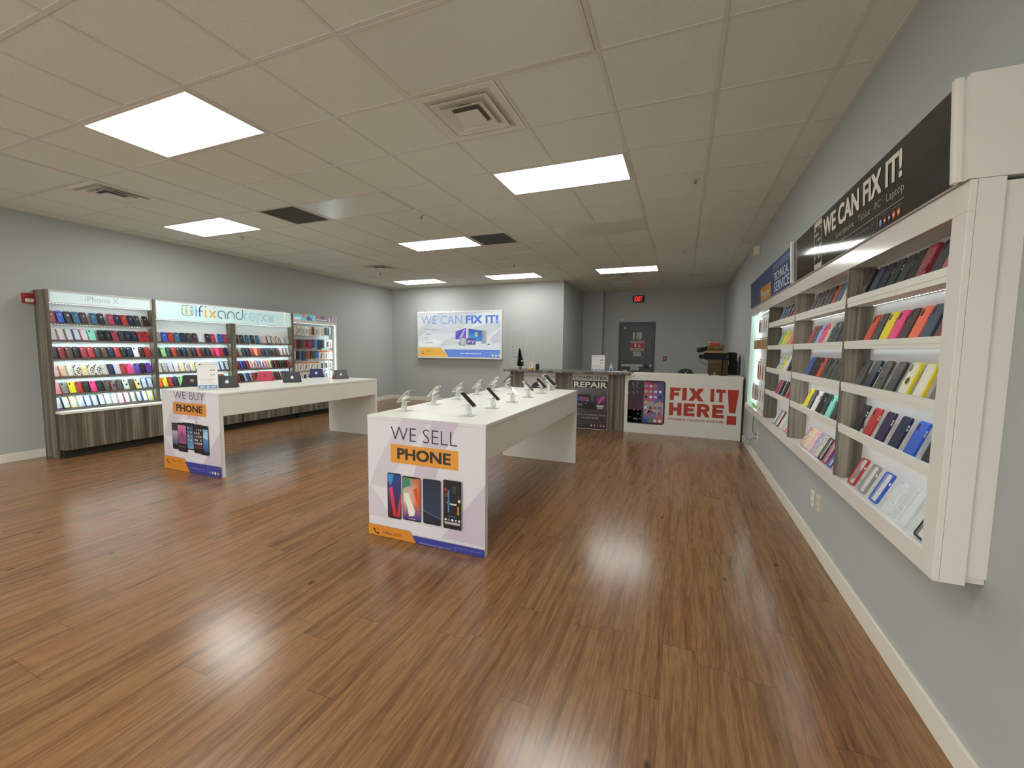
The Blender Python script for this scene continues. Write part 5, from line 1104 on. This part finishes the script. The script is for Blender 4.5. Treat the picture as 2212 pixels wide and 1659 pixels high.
m = MB().box(-0.008, -0.004, 0, 0.004, 0.004, 0.004).box(-0.004, -0.004, 0.004, 0.008, 0.004, 0.022); o = m.build('metal_clip', pm('#6a6a66', 0.4)); o.location = (-1.035, 5.72, CT_); tag(o, 'tiny dark clip between the christmas tree and the flyer', 'clip')
price_sign(0.325, 5.72, CT_, 0, 'white GET $5 OFF sign standing on the reception counter', 0.235, 0.29)
t = tag(empty('hand_sanitizer', (0.545, 5.76, CT_)), 'clear hand sanitizer pump bottle with blue label on the reception counter', 'bottle')
MB().prism(rrect(0.058, 0.036, 0.012), 0, 0.09, 'z').prism(rrect(0.046, 0.028, 0.010), 0.0901, 0.105, 'z').build('bottle', clearmat('#e4eaee', 0.55, 0.1), t)
MB().prism(rrect(0.036, 0.05, 0.004, 3, 0, 0.034), -0.0181, -0.0190, 'y').build('label_sticker', pm('#2f55b8', 0.4), t)
MB().lathe([(0.012, 0.105), (0.012, 0.122), (0.005, 0.124), (0.005, 0.15), (0.009, 0.151), (0.009, 0.16)], 14).box(-0.004, -0.028, 0.151, 0.004, 0.0, 0.158).build('pump', pm('#ecece8', 0.35), t)
m = MB(); m.add([(-0.11, -0.06, 0.001), (0.13, -0.05, 0.001), (0.14, 0.08, 0.002), (-0.10, 0.07, 0.001), (-0.11, -0.06, 0.004), (0.13, -0.05, 0.004), (0.14, 0.08, 0.014), (-0.10, 0.07, 0.006)], [(0, 1, 2, 3), (4, 5, 6, 7), (0, 1, 5, 4), (1, 2, 6, 5), (2, 3, 7, 6), (3, 0, 4, 7)])
o = m.build('paper_sheets', pm('#e8e6e0', 0.6)); o.location = (0.60, 5.72, CT_-0.0005); tag(o, 'white paper sheets lying under the sanitizer bottle', 'paper')
t = tag(empty('leaflet_box', (0.775, 5.72, CT_)), 'small red and white leaflet box at the right end of the reception counter', 'box')
MB().box(-0.055, -0.035, 0, 0.055, 0.04, 0.018).build('tray', pm('#d8d4cc', 0.5), t); MB().box(-0.05, -0.03, 0.0181, 0.05, 0.035, 0.04).build('leaflets', pm('#6a3a34', 0.5), t); MB().box(-0.01, -0.0315, 0.02, 0.048, -0.0302, 0.038).build('photo_print', pm('#c89a80', 0.4), t)

# ------------------------------------------------------------------ pile on the repair counter
WZ = 1.0105
t = tag(empty('desk_chair', (1.77, 6.75, 0)), 'grey backed desk chair with a pale check mark clip behind the repair counter', 'chair')
m = MB(); n = 14; vs = []; fs = []
prof = [(-0.150, 0.0), (-0.145, 0.05), (-0.115, 0.115), (-0.07, 0.145), (0.0, 0.152), (0.07, 0.145), (0.115, 0.115), (0.145, 0.05), (0.150, 0.0)]
m.prism([(p[0]*1.02, 0.93+p[1]*1.02) for p in prof]+[(0.165, 0.62), (-0.165, 0.62)], 0.045, 0.0, 'y', 0, None, 0.012)
m.build('backrest', pm('#45474a', 0.75), t)
m = MB().prism([(-0.07, 0.90), (0.07, 0.90), (0.065, 1.02), (0.03, 1.04), (-0.03, 1.04), (-0.065, 1.02)], -0.001, -0.012, 'y'); m.build('back_mesh', pm('#161618', 0.8), t)
m = MB(); m.prism([(-0.03, 1.045), (-0.022, 1.05), (0.0, 1.00), (0.045, 1.055), (0.05, 1.05), (0.002, 0.985)], -0.0125, -0.016, 'y'); m.build('clip', pm('#d8d8d4', 0.4), t)
MB().box(-0.03, 0.046, 0.40, 0.03, 0.07, 0.90).build('back_post', pm('#2a2a2c', 0.5), t); MB().prism(rrect(0.46, 0.44, 0.08, 5, 0, 0.28), 0.43, 0.50, 'z').build('seat', pm('#2c2d30', 0.8), t, bevel=0.01)
MB().lathe([(0.03, 0.08), (0.03, 0.43)], 12, 0, 0.28).build('gas_lift', pm('#2a2a2c', 0.4), t)
for k in range(5):
    an = k*2*PI/5; lg = MB().tube([(0.02*math.cos(an), 0.28+0.02*math.sin(an), 0.09), (0.28*math.cos(an), 0.28+0.28*math.sin(an), 0.065)], [0.025, 0.016], 8).build('leg', pm('#2a2a2c', 0.5), t); MB().lathe([(0.01, 0), (0.025, 0.008), (0.025, 0.04), (0.01, 0.05)], 10, 0.28*math.cos(an), 0.28+0.28*math.sin(an)).build('caster', pm('#1a1a1c', 0.5), lg)
def carton(name, x, y, z, w, d, h, deg, col, label, tape=None):
    t = tag(empty(name, (x, y, z), math.radians(deg)), label, 'box')
    MB().box(-w/2, -d/2, 0, w/2, d/2, h).build('carton', pm(col, 0.75), t, bevel=0.002)
    if tape: MB().box(-w/2-0.0006, -d/2-0.0008, h*0.86, w/2+0.0006, -d/2, h*0.9).box(-0.02, -d/2-0.0008, 0, 0.02, -d/2, h*0.25).build('tape', pm(tape, 0.4), t)
    return t
carton('cardboard_box', 2.215, 6.14, WZ, 0.205, 0.20, 0.255, 0, '#55411f', 'brown cardboard box at the bottom of the pile on the repair counter', '#8a7444')
carton('cardboard_box', 2.375, 6.17, WZ, 0.085, 0.18, 0.262, 0, '#493818', 'narrow brown cardboard box right of the bottom box in the pile')
t = tag(empty('black_bag', (2.225, 6.16, WZ+0.263)), 'black soft bag lying between the brown boxes and the padded envelope', 'bag')
m = MB(); m.prism(rrect(0.37, 0.115, 0.035, 5, 0.0, 0.0575), -0.10, 0.10, 'y', 0, None, 0.02); m.build('body', pm('#101012', 0.8), t, smooth=False)
MB().prism(rrect(0.09, 0.07, 0.02, 4, -0.215, 0.05), -0.06, 0.06, 'y', 0, None, 0.012).build('end_pocket', pm('#161412', 0.8), t); MB().prism(circ(0.178, 0.06, 0.011, 12), -0.1005, -0.104, 'y').build('button', pm('#b86a6a', 0.3), t)
t = tag(empty('padded_envelope', (2.215, 6.15, WZ+0.378)), 'tan padded envelope on the black bag, under the two small boxes', 'envelope')
MB().prism(rrect(0.31, 0.036, 0.017, 5, 0, 0.018), -0.11, 0.11, 'y', 0, None, 0.006).build('pouch', pm('#a08650', 0.6), t); MB().box(0.10, -0.1105, 0.006, 0.145, -0.1102, 0.03).build('flap', pm('#a0844a', 0.6), t)
carton('cardboard_box', 2.215, 6.14, WZ+0.4145, 0.235, 0.17, 0.042, 0, '#66501f', 'flat brown box lying on the padded envelope', '#5a441f')
carton('cardboard_box', 2.225, 6.14, WZ+0.457, 0.245, 0.17, 0.040, 2, '#7a6234', 'upper flat brown box under the red tub', '#a88c58')
t = tag(empty('plastic_tub', (2.195, 6.12, WZ+0.4975)), 'red and clear plastic tub on top of the box pile', 'tub')
MB().prism(rrect(0.18, 0.13, 0.03, 4), 0, 0.048, 'z').build('tub', clearmat('#c83a36', 0.75, 0.15), t); MB().prism(rrect(0.186, 0.136, 0.03, 4), 0.0481, 0.058, 'z').build('lid', clearmat('#d8a09c', 0.7, 0.15), t)
t = tag(empty('umbrella_pouch', (2.06, 6.26, WZ+0.379)), 'black roll pouch sticking out left of the envelope on the pile', 'pouch')
m = MB().tube([(-0.125, 0, 0.045), (-0.12, 0, 0.046), (-0.05, 0, 0.05), (0.03, 0, 0.075), (0.06, 0, 0.08)], [0.032, 0.042, 0.044, 0.036, 0.030], 14); m.build('roll', pm('#0f0f11', 0.7), t, smooth=True)
MB().tube([(-0.128, 0, 0.045), (-0.126, 0, 0.045)], [0.034, 0.034], 14).build('end_disc', pm('#3a3a3a', 0.5), t)
t = tag(empty('black_suitcase', (2.54, 6.62, 0)), 'tall black bag against the right wall behind the box pile', 'bag')
MB().prism(rrect(0.15, 1.40, 0.04, 5, -0.03, 0.70), -0.16, 0.16, 'y', 0, None, 0.02).build('body', pm('#101113', 0.75), t)
MB().box(-0.095, -0.166, 1.18, -0.08, -0.1605, 1.26).build('zip_tag', pm('#b8bcc0', 0.3), t)
t = tag(empty('black_backpack', (2.535, 7.05, 0)), 'black backpack leaning on the right wall behind the tall bag', 'bag')
MB().prism([(-0.10, 0.0), (0.10, 0.0), (0.10, 1.20), (0.06, 1.27), (-0.05, 1.20), (-0.10, 1.05)], -0.2, 0.2, 'y', 0, None, 0.02).build('body', pm('#131416', 0.85), t); MB().tube([(-0.06, -0.21, 0.95), (-0.03, -0.23, 1.1), (0.03, -0.21, 1.2)], 0.012, 6).build('strap', pm('#1a1b1e', 0.7), t)
m = MB(); m.xf = Matrix.Translation((2.03, 6.21, 1.215)) @ Matrix.Rotation(math.radians(35), 4, 'Y'); m.box(-0.055, -0.012, -0.006, 0.075, 0.012, 0.006); m.xf = None; tag(m.build('brown_stick', pm('#6a5040', 0.6)), 'short brown stick poking out left of the bottom box', 'stick')
t = tag(empty('paper_tray', (2.045, 5.92, WZ)), 'white flat tray on the repair counter left of the box pile', 'tray'); MB().prism(rrect(0.16, 0.14, 0.02), 0, 0.022, 'z').build('body', pm('#dcd9d0', 0.4), t, bevel=0.004)
MB().prism(rrect(0.15, 0.13, 0.018), 0.0221, 0.026, 'z').build('lid', pm('#e4e2da', 0.4), t)
o = MB().prism(rrect(0.12, 0.05, 0.012), 0, 0.016, 'z').build('tape_dispenser', pm('#c9c2ae', 0.5)); o.location = (2.22, 5.92, WZ); tag(o, 'small pale block before the bottom box on the repair counter', 'block')

# ------------------------------------------------------------------ rear fire door, exit sign and small wall devices
FY = YD
d = bpy.data.objects.new('door_1', None); COL.objects.link(d); d.location = (0.052, FY, 0); struct(d); d['label'] = 'dark grey steel fire exit door in the rear wall'; d['category'] = 'door'
DK = pm('#4a4d4f', 0.5); DK2 = pm('#55585a', 0.5)
f = MB(); f.box(0, -0.03, 0, 0.065, 0.0, 2.178).box(0.888, -0.03, 0, 0.953, 0.0, 2.178).box(0.065, -0.03, 2.095, 0.888, 0.0, 2.178); f.build('frame', DK, d, bevel=0.004)
MB().box(0.068, -0.018, 0.006, 0.885, 0.0, 2.092).build('door_panel', DK2, d)
a = Art(-0.0182, 0.0006); o = -0.052
a.text('18', 0.428+o, 1.712, 1.905, '#bdbcb4', 0.664+o, bold=0.05); a.up()
a.rect(0.592+o, 1.71, 0.602+o, 1.91, '#55585a'); a.mb.build('stencil_number', M_PRINT, d)
a = Art(-0.0182, 0.0006)
a.rect(0.373+o, 1.400, 0.728+o, 1.668, '#b5aa9a'); a.up(); a.rect(0.377+o, 1.470, 0.724+o, 1.612, '#a62a24'); a.text('DO NOT BLOCK', 0.385+o, 1.625, 1.655, '#8a2420', 0.716+o, bold=0.02); a.text('FIRE EXIT', 0.385+o, 1.412, 1.456, '#8a2420', 0.716+o, bold=0.03); a.up()
a.poly([(0.475+o, 1.515), (0.52+o, 1.505), (0.525+o, 1.595), (0.475+o, 1.60)], '#c9c0b4'); a.circ(0.605+o, 1.570, 0.012, '#c9c0b4', 10); a.poly([(0.58+o, 1.545), (0.645+o, 1.555), (0.635+o, 1.535), (0.615+o, 1.53), (0.63+o, 1.495), (0.615+o, 1.49), (0.60+o, 1.52), (0.57+o, 1.495), (0.56+o, 1.505), (0.595+o, 1.53)], '#c9c0b4')
a.mb.build('fire_exit_sign', M_PRINT, d)
MB().box(0.450+o, -0.0195, 1.252, 0.662+o, -0.0185, 1.378).build('paper_notice', pm('#a8aaa6', 0.6), d)
bar = MB().box(0.145+o, -0.075, 0.965, 0.945+o, -0.019, 1.036).build('panic_bar', pm('#a8aaa8', 0.35, metal=0.3), d, bevel=0.006)
MB().box(0.735+o, -0.0765, 0.967, 0.885+o, -0.0752, 1.034).build('push_pad', pm('#161618', 0.4), bar); MB().box(0.70+o, -0.077, 0.966, 0.712+o, -0.0752, 1.035).build('joint', pm('#3a3a3c', 0.4), bar)
MB().box(0.390+o, -0.085, 0.862, 0.630+o, -0.019, 0.964).build('alarm_box', pm('#a4a6a4', 0.4, metal=0.2), d, bevel=0.004)
MB().box(0.195+o, -0.03, 2.00, 0.245+o, -0.019, 2.055).box(0.20+o, -0.045, 2.012, 0.24+o, -0.0305, 2.03).build('door_contact', pm('#b8b8b2', 0.4), d); MB().box(0.68+o, -0.024, 1.205, 0.72+o, -0.019, 1.225).build('lock_plate', pm('#b0b0aa', 0.4), d); MB().box(0.945+o, -0.034, 1.79, 0.96+o, -0.0305, 1.87).build('hinge', pm('#8a8a86', 0.4, metal=0.5), d)
t = tag(empty('exit_sign', (0.543, FY, 2.70)), 'lit red EXIT sign above the rear fire door', 'sign')
MB().prism(rrect(0.30, 0.185, 0.02, 4, 0, 0.0925), -0.001, -0.05, 'y', 0, None, 0.008).build('housing', pm('#24211f', 0.5), t)
a = Art(-0.0502, 0.0006); a.rect(-0.105, 0.022, 0.105, 0.165, '#1a1010'); a.up(); a.text('EXIT', -0.10, 0.028, 0.160, '#ffffff', 0.10, bold=0.03)
a.mb.c = [[(1, 1, 1)]*len(f_) for f_ in a.mb.f]; a.mb.m = [0 if i == 0 else 1 for i in range(len(a.mb.f))]
a.mb.build('letters', [pm('#3a1414', 0.4), emat('#ff3a3a', 1.05, 'exit_red')], t)
t = tag(empty('motion_sensor', (0.143, FY, 2.20)), 'small white square sensor above the top left corner of the fire door', 'sensor'); MB().prism(rrect(0.10, 0.10, 0.018, 4, 0, 0.052), -0.001, -0.035, 'y', 0, None, 0.008).build('body', pm('#b9bab5', 0.4), t); MB().prism(rrect(0.05, 0.04, 0.01, 3, 0, 0.04), -0.0351, -0.038, 'y').build('lens', pm('#c9cac6', 0.3), t)
t = tag(empty('fire_alarm_pull', (1.268, FY, 1.143)), 'red fire alarm pull station on the rear wall right of the door', 'fire alarm'); MB().prism(rrect(0.088, 0.118, 0.012, 4, 0, 0.059), -0.001, -0.035, 'y', 0, None, 0.005).build('body', pm('#7a2420', 0.4), t)
a = Art(-0.0351, 0.0008); a.rect(-0.03, 0.048, 0.03, 0.062, '#c9c0b8'); a.poly([(-0.008, 0.035), (0.008, 0.035), (0.014, 0.09), (-0.014, 0.09)], '#c9c0b8'); a.mb.build('handle', M_PRINT, t)
